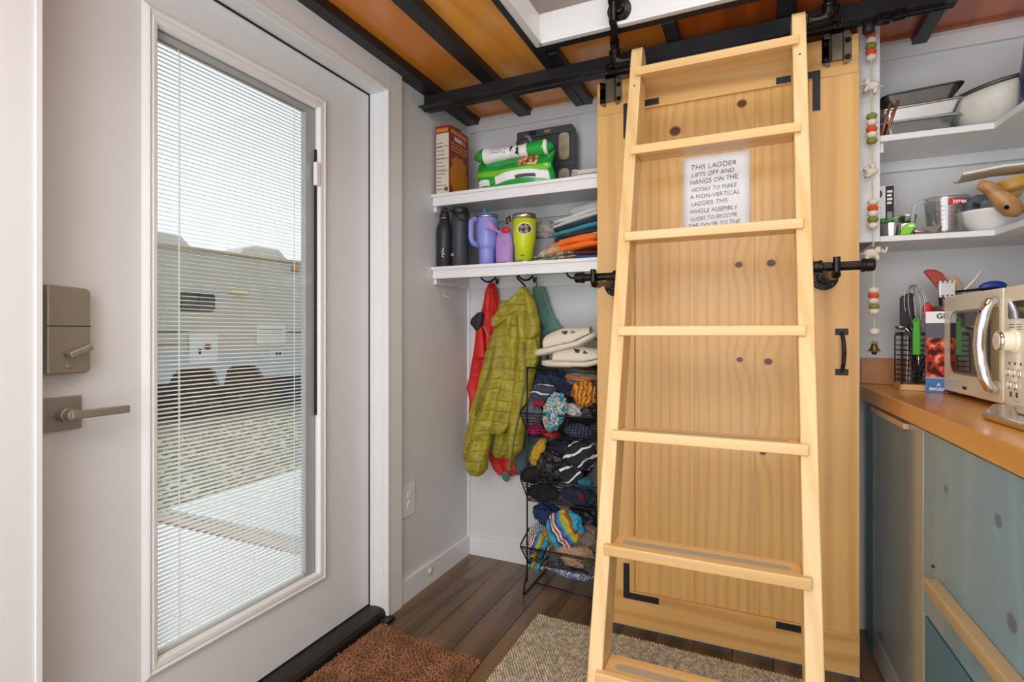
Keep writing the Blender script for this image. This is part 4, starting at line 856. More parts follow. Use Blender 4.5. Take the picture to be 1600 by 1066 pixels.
# olive green jacket
gj = thing('olive_jacket', 'olive green quilted jacket hanging from the middle hook', 'jacket', (-1.05, 2.2, .45))
QU = .047
lobe([(458, 806, 830), (475, 798, 837), (520, 790, 842), (570, 783, 840), (640, 776, 830), (690, 768, 815), (713, 766, 806)], 2.238, .070, 'body', m_green, gj, quilt=QU, seed=1, fold=.008, nf=6, n=48)
lobe([(470, 780, 800), (505, 774, 796), (560, 757, 778), (600, 748, 768), (650, 734, 752), (690, 726, 744), (713, 724, 734), (720, 725, 731)], 2.185, .050, 'front_panel', m_green, gj, quilt=QU, seed=2, fold=.003, nf=3)
lobe([(478, 786, 808), (520, 777, 806), (570, 768, 800), (620, 756, 786), (680, 736, 768), (710, 731, 763), (728, 729, 761), (741, 731, 757)], 2.150, .080, 'sleeve', m_green, gj, quilt=QU, seed=4, fold=.005, nf=3, n=40, quiltamp=.008)
lobe([(470, 800, 814), (520, 795, 812), (580, 788, 808), (630, 776, 802), (660, 768, 796), (677, 764, 790)], 2.140, .055, 'placket_fold', m_green, gj, quilt=QU, seed=6, fold=.003, nf=2)
lobe([(470, 809, 822), (520, 810, 824), (580, 806, 824), (640, 797, 818), (690, 794, 808), (722, 796, 802), (733, 797, 800)], 2.140, .045, 'zip_panel', m_green, gj, quilt=QU, seed=8, fold=.003, nf=2)
lobe([(478, 818, 838), (515, 820, 844), (560, 818, 842), (600, 812, 832), (650, 806, 826), (700, 800, 816), (712, 799, 809)], 2.155, .060, 'front_panel', m_green, gj, quilt=QU, seed=9, fold=.004, nf=2)
# hood and collar
lobe([(449, 816, 823), (456, 810, 828), (468, 797, 832), (485, 780, 822), (498, 768, 806), (506, 769, 790), (512, 772, 782)], 2.135, .065, 'hood', m_green, gj, quilt=.045, seed=11, fold=.006, nf=4, n=44, m=90)
lobe([(452, 817, 826), (465, 818, 833), (485, 820, 839), (505, 818, 843), (520, 818, 843), (530, 820, 836)], 2.130, .055, 'collar', m_green, gj, quilt=.045, seed=12, fold=.004, nf=2, m=44)
lobe([(528, 822, 838), (550, 818, 841), (570, 822, 838), (580, 828, 834)], 2.13, .04, 'pocket_fold', m_green, gj, quilt=.045, seed=14, m=30)
zp = [ay(u, v, 2.108) for u, v in ((817, 535), (822, 565), (819, 600), (812, 640), (804, 680), (798, 712), (797, 732))]
MB().tube(zp, .0038, 8).build('zipper', m_greend, gj, smooth=True)
zp = [ay(u, v, 2.13) for u, v in ((770, 505), (779, 506), (778, 520), (772, 550), (762, 585), (752, 610), (742, 650))]
MB().tube(zp, .0030, 8).build('zipper', m_greend, gj, smooth=True)
MB().tube([Vector((-.996, 2.243, 1.372)), Vector((-.992, 2.235, 1.352)), ay(820, 446, 2.19), ay(820, 453, 2.14)], .0045, 8).build('hang_loop', m_mblack, gj, smooth=True)
lobe([(725, 793, 800), (733, 793, 799), (736, 795, 798)], 2.12, .012, 'zip_tip', m_greend, gj, m=12)
# teal top
tt = thing('teal_top', 'faded teal cotton top hanging behind the olive jacket', 'top', (-.90, 2.30, 1.0))
lobe([(448, 831, 851), (470, 833, 857), (490, 836, 864), (505, 838, 873), (513, 840, 881), (518, 841, 869), (530, 842, 856), (540, 842, 848), (550, 842, 845)], 2.315, .035, 'body', m_teal, tt, seed=2, fold=.007, nf=3)
MB().tube([ay(u, v, 2.29) for u, v in ((880, 514), (866, 516), (856, 524), (847, 537), (843, 550), (843, 562))], .003, 8).build('hem', P('teal_hem', '5a7a70', .8), tt, smooth=True)
MB().tube([Vector((-.929, 2.305, 1.350)), ay(838, 443, 2.31), ay(839, 452, 2.315)], .003, 8).build('hang_loop', m_teal, tt, smooth=True)
su = thing('slate_trousers', 'slate grey green cloth hanging low behind the olive jacket and baskets', 'trousers', (-1.0, 2.32, .6))
lobe([(540, 826, 846), (580, 824, 846), (640, 812, 850), (690, 806, 842), (725, 800, 838), (741, 800, 818)], 2.325, .03, 'leg', m_slate, su, seed=7, fold=.006, nf=4)
# ================================================= WIRE BASKET STAND
ws = thing('wire_basket_stand', 'black wire stand of three tilted baskets full of clothes under the lower shelf', 'basket stand', (-.724, 2.19, 0))
WX0, WX1, WYF, WYB = -.880, -.560, 2.085, 2.325
m_wire = P('black_wire', '2d2a29', .35, .6)
fr = MB()
for xx in (WX0, WX1):
    MB().tube([(xx, WYF, .052), (xx, WYF, .955)], .0036, 8).build('post', m_wire, ws, smooth=True)
    MB().tube([(xx, WYB, .052), (xx, WYB, 1.075)], .0036, 8).build('post', m_wire, ws, smooth=True)
    MB().tube([(xx, WYF, .12), (xx-.008*(1 if xx < -.7 else -1), WYF-.020, .006), (xx-.008*(1 if xx < -.7 else -1), WYB, .006), (xx, WYB, .10)], .0036, 8).build('foot', m_wire, ws, smooth=True)
MB().tube([(WX0-.008, WYF+.10, .006), (WX1, WYF+.06, .006)], .003, 8).build('foot_bar', m_wire, ws, smooth=True)
for (a, b) in (((WX0, WYF, .955), (WX1, WYF, .955)), ((WX0, WYB, 1.075), (WX1, WYB, 1.075)), ((WX0, WYF, .955), (WX0, WYB, .955)), ((WX1, WYF, .955), (WX1, WYB, .955)), ((WX0, WYB, .955), (WX1, WYB, .955))):
    MB().tube([a, b], .0034, 8).build('top_rail', m_wire, ws, smooth=True)
for k in range(1, 4): MB().tube([(WX0+k*.08, WYB, .955), (WX0+k*.08, WYB, 1.075)], .002, 6).build('back_wire', m_wire, ws)
MB().tube([(WX0+k_*.02, WYF, .955) for k_ in (0, 16)], .002, 6).build('back_wire', m_wire, ws)
tg = MB()
for k in range(1, 13): tg.tube([(WX0, WYF+k*.018, .955), (WX1, WYF+k*.018, .955)], .0013, 5)
tgo = tg.build('top_grid', m_wire, ws); tgo['kind'] = 'stuff'
for zt, zb in ((.768, .664), (.496, .392), (.212, .128)):
    yf = 2.045; yb = WYF+.012
    rim = MB(); xl_, xr_ = WX0-.014, WX1+.010
    rim.tube([(xl_, WYF+.06, zt+.045), (xl_, yf+.006, zt+.008), (xl_, yf, zt), (xr_, yf, zt), (xr_, yf+.006, zt+.008), (xr_, WYF+.06, zt+.045)], .0036, 8)
    bo = rim.build('basket_rim', m_wire, ws, smooth=True)
    w_ = MB()
    for k in range(1, 9):
        t = k/8; y = yf+(yb-yf)*t; z = zt+(zb-zt)*t; w_.tube([(xl_+(WX0-xl_)*t, y, z), (xr_+(WX1-xr_)*t, y, z)], .0014, 5)
    for k in range(0, 27):
        x = WX0+.004+(WX1-WX0-.008)*k/26; w_.tube([(x, yf+.001, zt), (x, yb, zb), (x, WYB, zb)], .0011, 4)
    for k in range(1, 12): w_.tube([(WX0, yb+k*.020, zb), (WX1, yb+k*.020, zb)], .0011, 4)
    for sx, xo in ((WX0, xl_), (WX1, xr_)):
        for k in range(1, 9):
            t = k/9; w_.tube([(xo+(sx-xo)*t, yf+(yb-yf)*t, zt+(zb-zt)*t), (sx, WYB, zb+(zt+.10-zb)*(1-t))], .0012, 4)
        for k in range(1, 10): y = WYF+.024*k; w_.tube([(sx, y, zb), (sx, y, zt+.06)], .0011, 4)
        w_.tube([(xo, yf, zt), (sx, yb, zb), (sx, WYB, zb)], .0028, 6)
    wo = w_.build('wire_mesh', m_wire, bo); wo['kind'] = 'stuff'
    MB().tube([(WX0, yb, zb), (WX1, yb, zb)], .0028, 6).build('lower_bar', m_wire, bo)
# clothes stuffed in the baskets
def lump(label, u, v, y, wpx, hpx, dy, mt, seed, rot=0, amp=.27, fr_=1.7, name='garment', group=None, stripes=None):
    c = ay(u, v, y); k = (y*_c-_s*c.x)/FP
    t = thing(name, label, 'clothes', (c.x, c.y, c.z-hpx*k/2), group)
    ax_ = Vector((seed*3.1, seed*1.7, seed*.9))
    def f(d):
        p = d*fr_+ax_; r = 1-abs(noise.noise(p))*amp*2.2+amp*.5; q = noise.noise(d*fr_*2.6+ax_); return r-abs(q)*amp*1.1+.055*math.sin(9*(d.x*math.cos(seed)+d.z*math.sin(seed))+5*q)+noise.noise(d*11+ax_)*.05
    m = MB().ell(c, (wpx*k/2, dy/2, hpx*k/2), 52, 36, rot=(0, R(rot), 0), fn=f)
    o = m.build('cloth', mt, t, smooth=True)
    o.modifiers.new('s', 'SUBSURF').render_levels = 1
    return t, c, k
c_nv = F('basket_navy', '2c3848'); c_blk = P('black_shell_fabric', '1b1d22', .5, var=.2, bump=.3, bs=60); c_st = STRIPE('navy_white_stripe', [(0, '3a4255'), (.55, 'c9ced8'), (.68, '353c50')], 9, 'Z', dist=6)
c_mu = STRIPE('mustard_swirl', [(0, 'b06a1e'), (.35, 'd9a032'), (.7, '8a4a1e')], 16, 'X', dist=9); c_ot = STRIPE('orange_teal_fold', [(0, 'c4622c'), (.4, '5c6f6a'), (.7, '3a4a58'), (.9, 'c9a24a')], 10, 'Z', dist=3)
c_fl = PATCH('teal_floral_cloth', [(0, '1f6f86'), (.42, '3d97a8'), (.50, 'e8c9a0'), (.55, '2a7f96'), (.62, 'd96a4a')], 55); c_gy = F('heather_grey', '6f7780'); c_mg = F('magenta_cloth', 'b8266e'); c_rd = F('scarlet_cloth', 'c8281e'); c_wg = F('pale_grey_cloth', 'b9bcc0')
c_bst = STRIPE('blue_grey_pleats', [(0, '2f3c50'), (.5, '5d6f88')], 22, 'X', dist=2); c_ye = F('mustard_yellow_cloth', 'd0a12a'); c_te = F('petrol_cloth', '1f6a80')
c_bw = STRIPE('black_white_strap', [(0, '1f2229'), (.62, 'e4e6ec'), (.80, '23262e')], 8, 'Z', dist=8, rot=(.4, .6, .3))
SER = [(0, '2f9fc0'), (.12, '1c3f86'), (.2, 'e6d9b0'), (.27, '8c2f4a'), (.33, 'e6c9a0'), (.40, '4a3f9c'), (.5, '2f86c8'), (.6, '8fb03c'), (.7, 'c9a23a'), (.8, '8a5a2c'), (.9, '2fa0b8')]
c_ser = STRIPE('serape_stripes', SER, 2.6, 'X', dist=1.2, rot=(0, R(35), 0)); c_ser2 = STRIPE('serape_stripes_small', SER, 4.0, 'X', dist=2.5, rot=(0, R(-20), 0))
c_tan = STRIPE('tan_herringbone', [(0, '9a7f62'), (.5, 'b59a7a')], 34, 'DIAGONAL', dist=2); c_bp = PATCH('blue_white_print', [(0, '24406c'), (.46, 'dfe6ee'), (.55, '2c4c7c')], 110); c_brn = F('mauve_brown_knit', '86706a'); c_dbl = F('dusk_blue_cloth', '3a4a66')
L = lump
G1, G2, G3 = 'clothes in the top basket', 'clothes in the middle basket', 'clothes in the bottom basket'
L('dark navy shirt draped at the back of the top basket', 862, 603, 2.22, 78, 52, .14, c_nv, 1, 14, group=G1)
L('orange and teal folded cloth at the top right of the top basket', 909, 590, 2.17, 56, 24, .12, c_ot, 2, -4, .14, group=G1)
L('mustard and orange swirled cloth on the right of the top basket', 913, 616, 2.12, 42, 42, .09, c_mu, 3, 20, .2, group=G1)
L('navy and white striped bundle on the left of the top basket', 849, 615, 2.12, 44, 34, .09, c_st, 4, -15, .25, group=G1)
L('dark red cloth tucked under the striped bundle in the top basket', 842, 629, 2.095, 22, 14, .05, F('deep_red_cloth', '8c1f30'), 5, 0, group=G1)
L('heather grey cloth at the left end of the top basket', 833, 646, 2.13, 34, 44, .09, c_gy, 6, 0, .15, group=G1)
L('teal floral printed cloth hanging over the front rim of the top basket', 866, 644, 2.062, 38, 62, .050, c_fl, 7, 18, .16, group=G1)
L('pale grey cloth in the middle right of the top basket', 894, 641, 2.11, 38, 18, .07, c_wg, 8, 15, .25, group=G1)
L('black cloth at the right end of the top basket', 918, 645, 2.16, 46, 38, .12, c_blk, 9, 0, .15, group=G1)
L('magenta cloth low on the left of the top basket', 836, 671, 2.115, 30, 20, .06, c_mg, 10, 0, .18, group=G1)
L('scarlet cloth low in the middle of the top basket', 861, 677, 2.115, 32, 14, .06, c_rd, 11, 5, .18, group=G1)
L('blue grey pleated cloth low on the right of the top basket', 904, 673, 2.115, 48, 22, .06, c_bst, 12, 3, .12, group=G1)
L('charcoal cloth filling the back of the top basket', 875, 655, 2.21, 90, 50, .15, c_blk, 13, 0, .12, group=G1)
L('mustard yellow cloth on the left of the middle basket', 841, 707, 2.14, 20, 48, .05, c_ye, 14, 22, .3, group=G2)
L('black shiny jacket bundle in the middle of the middle basket', 862, 731, 2.11, 48, 52, .10, c_blk, 15, -20, .25, group=G2)
L('black cap shaped cloth at the left end of the middle basket', 832, 742, 2.10, 38, 26, .09, F('black_cotton', '17181b'), 16, -8, .2, group=G2)
L('black and white strapped bundle on the right of the middle basket', 907, 712, 2.12, 56, 46, .09, c_bw, 17, -25, .28, group=G2)
L('navy cloth with white flashes in the middle basket', 893, 740, 2.10, 44, 36, .08, c_bw, 18, 30, .26, group=G2)
L('petrol blue cloth at the right front of the middle basket', 914, 755, 2.09, 30, 18, .06, c_te, 19, 0, .15, group=G2)
L('charcoal cloth filling the back of the middle basket', 878, 720, 2.22, 100, 66, .14, F('charcoal_fill', '2a2d34'), 20, 0, .12, group=G2)
L('dark navy cloth low on the left of the middle basket', 850, 770, 2.13, 54, 28, .07, F('ink_navy', '232c3c'), 21, 0, .15, group=G2)
L('dusk blue cloth low on the right of the middle basket', 905, 774, 2.13, 62, 28, .07, c_dbl, 22, 2, .18, group=G2)
L('small red tag of cloth low on the right of the middle basket', 908, 776, 2.085, 9, 11, .015, c_rd, 23, -20, .1, group=G2)
L('large serape cloth with bright stripes in the bottom basket', 882, 828, 2.10, 66, 58, .11, c_ser, 24, -28, .2, group=G3)
L('small serape bundle at the left end of the bottom basket', 843, 852, 2.10, 36, 44, .09, c_ser2, 25, 30, .25, group=G3)
L('blue and pink striped cloth low on the left of the bottom basket', 840, 880, 2.12, 32, 22, .06, c_ser2, 26, 0, .2, group=G3)
L('dark blue cloth behind the serape cloth in the bottom basket', 858, 806, 2.20, 54, 34, .10, F('deep_blue_cloth', '1f3560'), 27, 20, .2, group=G3)
L('black blue cloth at the top right of the bottom basket', 912, 808, 2.20, 56, 40, .12, c_blk, 28, 0, .15, group=G3)
L('mauve brown knit on the right of the bottom basket', 919, 838, 2.14, 38, 34, .09, c_brn, 29, -30, .2, group=G3)
L('tan herringbone cloth at the front of the bottom basket', 898, 866, 2.10, 66, 36, .10, c_tan, 30, 6, .12, group=G3)
L('blue and white printed cloth at the very bottom of the bottom basket', 888, 891, 2.14, 74, 18, .08, c_bp, 31, 8, .1, group=G3)
# foam slides
def slide(label, loc, rot):
    t = thing('foam_slide', label, 'slide', loc, 'pair of cream slides on the basket stand'); t.rotation_euler = rot
    base = origin[t]
    def W(sx):   # half width along the length
        return .034+.014*math.sin(min(1, max(0, (sx-.02)/.98))*PI*.9+.25)-(.02 if sx < .02 else 0)*0
    L_ = .285
    def sole(u, v):
        s_ = .5-.5*math.cos(u*PI); a = v*2*PI; hw = W(s_)*(1-abs(2*s_-1)**7)**.5; x = s_*L_
        lift = .022*max(0, s_-.72)/.28; thick = .014 if s_ > .5 else .017
        return base+Vector((x, math.copysign(abs(math.cos(a))**.6, math.cos(a))*hw, .013+lift+math.copysign(abs(math.sin(a))**.6, math.sin(a))*thick*(.55+.45*(1-abs(2*s_-1)**7))))
    m = MB().grid(sole, 44, 24); so_ = m.build('sole', m_slide, t, smooth=True)
    def up(u, v):
        s_ = .34+.60*u; a = PI*v; hw = W(s_)*1.02*(1-max(0, (s_-.8)/.2)**2*.35); hh = (.060*math.sin(PI*min(1, (1-u)*.55+.12)))+.004
        cut = .10*(1-u)**2*(abs(math.cos(a))**1.2)      # opening swept back at the sides
        return base+Vector((s_*L_-(.035*(1-u)*abs(math.cos(a))), math.cos(a)*hw, .024+.022*max(0, s_-.72)/.28+math.sin(a)**.75*hh))
    nu, nv = 40, 32; g_ = MB().grid(up, nu, nv)
    keep = []
    for fi, f in enumerate(g_.f):
        i = fi % (nu-1); j = fi//(nu-1); hole = False
        for jj in (j, nv-2-j):
            if 5 <= jj <= 8:
                k = jj-5
                if 15+(3-k) <= i <= 20 or 24 <= i <= 27-k*.9: hole = True
        if not hole: keep.append(f)
    g_.f = keep; g_.build('upper', m_slide, t, smooth=True, solid=.005)
    return t
slide('cream foam slide lying flat on the top of the wire stand', (-.838, 2.150, .960), (0, 0, R(2)))
slide('cream foam slide tilted on top of the other cream slide', (-.862, 2.140, 1.000), (0, R(-13), R(-2)))
# ================================================= KITCHEN
KA = Vector((.338, 2.218, 0)); KD = Vector((.0463, -1, 0)).normalized(); KN = Vector((-1, -.0463, 0)).normalized()
def K(s, d, z): p = KA+KD*s+KN*d; return Vector((p.x, p.y, z))   # s towards the camera, d out of the front
def kbox(s0, s1, d0, d1, z0, z1):
    pts = [K(s, d, z) for z in (z0, z1) for s, d in ((s0, d0), (s1, d0), (s1, d1), (s0, d1))]
    return MB().add(pts, [(0, 3, 2, 1), (4, 5, 6, 7), (0, 1, 5, 4), (1, 2, 6, 5), (2, 3, 7, 6), (3, 0, 4, 7)])
ct = thing('countertop', 'honey coloured butcher block countertop under the microwave', 'countertop', (.65, 1.5, .868))
cm = MB(); pz = [K(-.115, 0, 0), K(1.9, 0, 0), Vector((XR-.002, K(1.9, 0, 0).y, 0)), Vector((XR-.002, YB-.001, 0)), Vector((K(-.13, 0, 0).x, YB-.001, 0))]
cm.prism([(p.x, p.y) for p in pz], 'z', .867, .914); cm.build('slab', m_block, ct, bevel=.003)
bs_ = thing('backsplash_board', 'wooden backsplash board standing on the counter against the wall', 'backsplash', (.65, YB, .914)); B((.352, YB-.018, .9145), (XR-.002, YB-.0005, 1.009)).build('board', m_splash, bs_, bevel=.002)
kc = thing('base_cabinet', 'blue stained base cabinet with a grey washed left door', 'cabinet', (.66, 1.6, 0))
cbm = MB(); pz = [K(-.10, -.045, 0), K(1.9, -.045, 0), Vector((XR-.004, K(1.9, 0, 0).y, 0)), Vector((XR-.004, YB-.02, 0)), Vector((K(-.10, -.045, 0).x, YB-.02, 0))]
cbm.prism([(p.x, p.y) for p in pz], 'z', .0, .866); cbm.build('carcass', m_blued, kc)
kbox(-.048, .062, -.044, -.020, .0, .864).build('stile', m_blued, kc, bevel=.0015)
kd = kbox(.066, .566, -.044, -.016, .108, .858).build('door', m_greyblue, kc, bevel=.002)
kbox(.066, .566, -.044, -.0165, .012, .105).build('door_rail', P('grey_washed_rail', 'a3a9a6', .3, var=.12, stretch=(1, 1, 12), coat=.5), kc, bevel=.002)
kbox(.105, .46, -.016, -.002, .840, .856).build('edge_pull', m_ltwood, kd, bevel=.002)
kbox(.567, .5695, -.044, -.018, .012, .858).build('pale_edge', m_ltwood, kc)
dw = kbox(.572, 1.30, -.044, -.016, .405, .858).build('drawer_front', m_blue, kc, bevel=.002, keep=True)
def bar(s0, s1, z0, z1, d1): return kbox(s0, s1, -.016, d1, z0, z1)
bar(.672, 1.24, .497, .527, .012).build('wooden_pull', m_ltwood, dw, bevel=.002)
dw2 = kbox(.572, 1.30, -.044, -.018, .012, .395).build('drawer_front', m_blued, kc, bevel=.002)
MB().lathe(K(.642, -.0155, .545), [(.004, 0), (.004, .003)], 10, rot=(0, -PI/2, 0)).build('screw', m_mblack, dw)
# stainless drain board
sk = thing('drain_board', 'stainless steel drain board edge on the right of the counter', 'drain board', (.6, 1.45, .914))
dp = [(.446, 1.482), (.519, 1.664), (.93, 1.66), (.93, .70), (.50, .70)]
MB().prism(dp, 'z', .9143, .930).build('plate', m_steel, sk, bevel=.005); MB().prism([(.50, 1.47), (.545, 1.62), (.90, 1.62), (.90, .74), (.54, .74)], 'z', .930, .9335).build('raised_field', m_steel, sk, bevel=.002)
# ------------------------------------------------ microwave
mw = thing('microwave', 'cream retro microwave with a curved chrome door handle on the counter', 'microwave', (.70, 1.8, .914))
MA = Vector((.527, 2.061, 0)); MD = Vector((.055, -1, 0)).normalized(); MN = Vector((-1, -.055, 0)).normalized()
def Mw(s, d, z): p = MA+MD*s+MN*d; return Vector((p.x, p.y, z))
def mbox(s0, s1, d0, d1, z0, z1):
    pts = [Mw(s, d, z) for z in (z0, z1) for s, d in ((s0, d0), (s1, d0), (s1, d1), (s0, d1))]
    return MB().add(pts, [(0, 3, 2, 1), (4, 5, 6, 7), (0, 1, 5, 4), (1, 2, 6, 5), (2, 3, 7, 6), (3, 0, 4, 7)])
def mplate(s0, s1, z0, z1, r, d0, d1):
    pr = rrect(s0, s1, z0, z1, r); n = len(pr); v = [Mw(s, d1, z) for s, z in pr]+[Mw(s, d0, z) for s, z in pr]
    return MB().add(v, [tuple(range(n)), tuple(reversed(range(n, 2*n)))]+[(i, i+n, (i+1) % n+n, (i+1) % n) for i in range(n)])
Z0, Z1 = .930, 1.212
mbox(.006, .524, -.33, -.022, Z0, Z1-.003).build('case', m_cream, mw, bevel=.008)
dor = mplate(0, .375, Z0-.004, Z1, .012, -.021, .0).build('door', m_cream, mw, bevel=.004)
mplate(.376, .530, Z0-.004, Z1, .012, -.021, .0).build('control_panel', m_cream, mw, bevel=.004)
mplate(.052, .318, Z0+.052, Z1-.046, .034, -.001, .0015).build('window_gasket', P('gasket_taupe', '8f8674', .4), dor, bevel=.001)
mplate(.060, .310, Z0+.060, Z1-.054, .028, .001, .0030).build('window', P('smoked_microwave_glass', '3f3a36', .04, coat=1), dor)
hp = [Mw(.350, .004, Z1-.030), Mw(.356, .020, Z1-.034), Mw(.354, .028, Z1-.056), Mw(.350, .035, Z1-.10), Mw(.348, .037, Z1-.142), Mw(.350, .035, Z1-.185), Mw(.354, .028, Z1-.226), Mw(.356, .020, Z1-.248), Mw(.350, .004, Z1-.252)]
MB().tube(hp, [.011, .012, .013, .0135, .014, .0135, .013, .012, .011], 16).build('chrome_handle', m_chrome, dor, smooth=True)
mplate(.326, .364, Z0+.052, Z1-.046, .004, .0, .0035).build('handle_recess', P('recess_gold', 'b7a77d', .3, .3), dor)
mplate(.402, .515, Z1-.078, Z1-.036, .008, .0, .0015).build('display', P('display_glass', '2b2320', .05, coat=1), mw)
kb = MB(); kb.lathe(Mw(.428, .0, Z1-.130), [(.030, 0), (.028, .006), (.024, .008), (.0225, .028)], 30, rot=(0, -PI/2, R(3.1))); ko = kb.build('dial', m_cream, mw, smooth=False, bevel=.0008)
MB().lathe(Mw(.428, .0285, Z1-.130), [(.0225, -.004), (.0235, -.001), (.0235, .003), (.020, .005)], 30, rot=(0, -PI/2, R(3.1))).build('chrome_ring', m_chrome, ko, smooth=True)
MB().lathe(Mw(.428, .0335, Z1-.130), [(.0195, 0), (.017, .0015)], 28, rot=(0, -PI/2, R(3.1))).build('dial_cap', P('pearl_cap', 'e3ddcb', .25), ko)
for s_, z_ in ((.405, 1.008), (.431, 1.007), (.457, 1.006), (.412, .978), (.438, .977)):
    b_ = MB().lathe(Mw(s_, 0, z_), [(.0098, 0), (.0098, .004), (.008, .006)], 20, rot=(0, -PI/2, R(3.1))).build('button', m_chrome, mw, smooth=True)
    MB().lathe(Mw(s_, .006, z_), [(.0068, 0), (.0068, .001)], 18, rot=(0, -PI/2, R(3.1))).build('button_cap', m_cream, b_)
for k in range(3):
    for j in range(3): mbox(.405+k*.034, .428+k*.034, .0, .0006, Z1-.092-j*.006, Z1-.0905-j*.006).build('print_mark', m_ink, mw)
for k in range(3): mbox(.403+k*.026, .410+k*.026, .0, .0006, 1.026, 1.032).build('print_mark', m_ink, mw)
for k in range(2): mbox(.408+k*.028, .417+k*.028, .0, .0006, .950, .962).build('print_mark', m_ink, mw)
mbox(.42, .455, .0, .0006, .942, .9425).build('print_mark', m_ink, mw)
text_obj('lettering', 'toshi', .014, m_bk, Mw(.137, .0005, Z0+.012), (PI/2, 0, R(-90+3.1)), mw, depth=.0004, bold=.0004)
for s_ in (.04, .44):
    for d_ in (-.05, -.29): MB().lathe(Mw(s_, d_, .9143), [(.012, 0), (.014, .016)], 12).build('foot', m_mblack, mw)
bkn = mbox(.08, .26, -.05, -.04, .9145, .928)
# ------------------------------------------------ snack carton
m_bbq = PATCH('grilled_food_print', [(0, '3c1a1c'), (.42, 'a8321c'), (.50, 'd9603c'), (.56, 'f0a07c'), (.66, '5c2220')], 34); m_bluep = P('blue_carton', '1c6fb5', .35); m_navyp = P('navy_carton', '2b2c3c', .35)
sb = thing('grilling_box', 'white, dark and blue carton with a grilled food picture between the wire holder and microwave', 'box', (.53, 2.07, .914))
q0, q1 = Vector((.484, 2.075)), Vector((.575, 2.045))
dirx = (q1-q0).normalized(); nrm = Vector((dirx.y, -dirx.x)); bk = -nrm
def sbx(a0, a1, z0, z1, off, th=.0008, taper=0):
    v = []
    for z in (z0, z1):
        for a, o_ in ((a0, off), (a1, off), (a1, off-th), (a0, off-th)):
            p = q0+dirx*a+nrm*o_; v.append(Vector((p.x, p.y, z)))
    return MB().add(v, [(0, 3, 2, 1), (4, 5, 6, 7), (0, 1, 5, 4), (1, 2, 6, 5), (2, 3, 7, 6), (3, 0, 4, 7)])
L_ = (q1-q0).length
sbx(0, L_, .9145, 1.168, 0, .05).build('carton', m_wprint, sb, bevel=.001)
sbx(.0003, L_, .962, 1.132, .0006).build('dark_band', m_navyp, sb); sbx(.0003, L_, .915, .960, .0006).build('blue_band', m_bluep, sb)
sbx(.001, L_, .963, 1.085, .0012).build('food_picture', m_bbq, sb); 
ra = math.atan2(dirx.y, dirx.x)
def sbt(s, a, z, size, mt): p = q0+dirx*a+nrm*.0014; return text_obj('lettering', s, size, mt, (p.x, p.y, z), (PI/2, 0, ra), sb, depth=.0004, bold=.0005)
sbt('GRILL', .027, 1.146, .022, m_bk); sbt('SMOKE', .009, .922, .0125, m_wprint); sbt('A', .028, .936, .014, m_wprint)
ob = thing('spice_packet', 'orange and purple packet lying behind the grilling carton under the microwave', 'packet', (.57, 2.03, .914)); sbx(.045, .12, .9145, .926, .012, .02).build('packet', PATCH('packet_print', [(0, '5c2a4a'), (.5, 'c46a2c')], 40), ob, bevel=.003)
# ------------------------------------------------ wire utensil holder
uc = Vector((.478, 2.165, .914)); uh = thing('utensil_holder', 'black wire utensil holder on a wooden base beside the wall', 'holder', uc)
MB().prism(rrect(uc.x-.052, uc.x+.052, uc.y-.052, uc.y+.052, .016), 'z', .9142, .934).build('wooden_base', m_ltwood if 0 else WOOD('holder_base_wood', 'd9b27a', 'bf9358', 0, 90, 1), uh, bevel=.002)
def ring(z, r=.0018, hw=.047):
    pr = rrect(uc.x-hw, uc.x+hw, uc.y-hw, uc.y+hw, .014); pts = [(p[0], p[1], z) for p in pr]; pts.append(pts[0]); return MB().tube(pts, r, 6, caps=False)
for k in range(9): ring(.945+k*.0165).build('wire_ring', m_mblack, uh)
band = MB(); pr = rrect(uc.x-.048, uc.x+.048, uc.y-.048, uc.y+.048, .014)+[]; n = len(pr)
band.add([(p[0], p[1], z) for z in (1.092, 1.104) for p in pr], [(i, (i+1) % n, (i+1) % n+n, i+n) for i in range(n)]); band.build('top_band', m_mblack, uh, solid=.0025)
for dx in (-.047, .047):
    for dy in (-.047, .047): MB().tube([(uc.x+dx, uc.y+dy, .934), (uc.x+dx, uc.y+dy, 1.095)], .0022, 6).build('upright', m_mblack, uh)
for dx in (-.024, 0, .024):
    for dy in (-.047, .047): MB().tube([(uc.x+dx, uc.y+dy, .934), (uc.x+dx, uc.y+dy, 1.095)], .0011, 5).build('upright', m_mblack, uh)
# utensils inside
def uten(name, label, cat='utensil'): return thing(name, label, cat, (uc.x, uc.y, .935), 'utensils in the wire holder')
wk = uten('whisk', 'steel balloon whisk standing in the wire holder'); base = Vector((uc.x+.012, uc.y-.005, .94)); top = Vector((uc.x-.008, uc.y-.01, 1.262)); dv = (top-base).normalized()
MB().tube([base, base+dv*.14], .0065, 10).build('handle', m_steel, wk, smooth=True)
for k in range(6):
    a = PI*k/6; sx = dv.orthogonal().normalized(); sy = dv.cross(sx); d_ = sx*math.cos(a)+sy*math.sin(a); pts = []
    for j in range(25):
        t = j/24*PI*2-PI/2; u_ = (1-math.cos((j/24)*PI*2))/2; wd = math.sin(j/24*2*PI)*.042*(u_**.6)*(1 if 1 else 0); pts.append(base+dv*(.135+.185*u_)+d_*wd)
    MB().tube(pts, .0011, 6, caps=False).build('wire_loop', m_steel, wk, smooth=True)
pe = uten('peeler', 'bright green handled peeler in the front of the wire holder'); gp_ = P('bright_green_plastic', '45a825', .35)
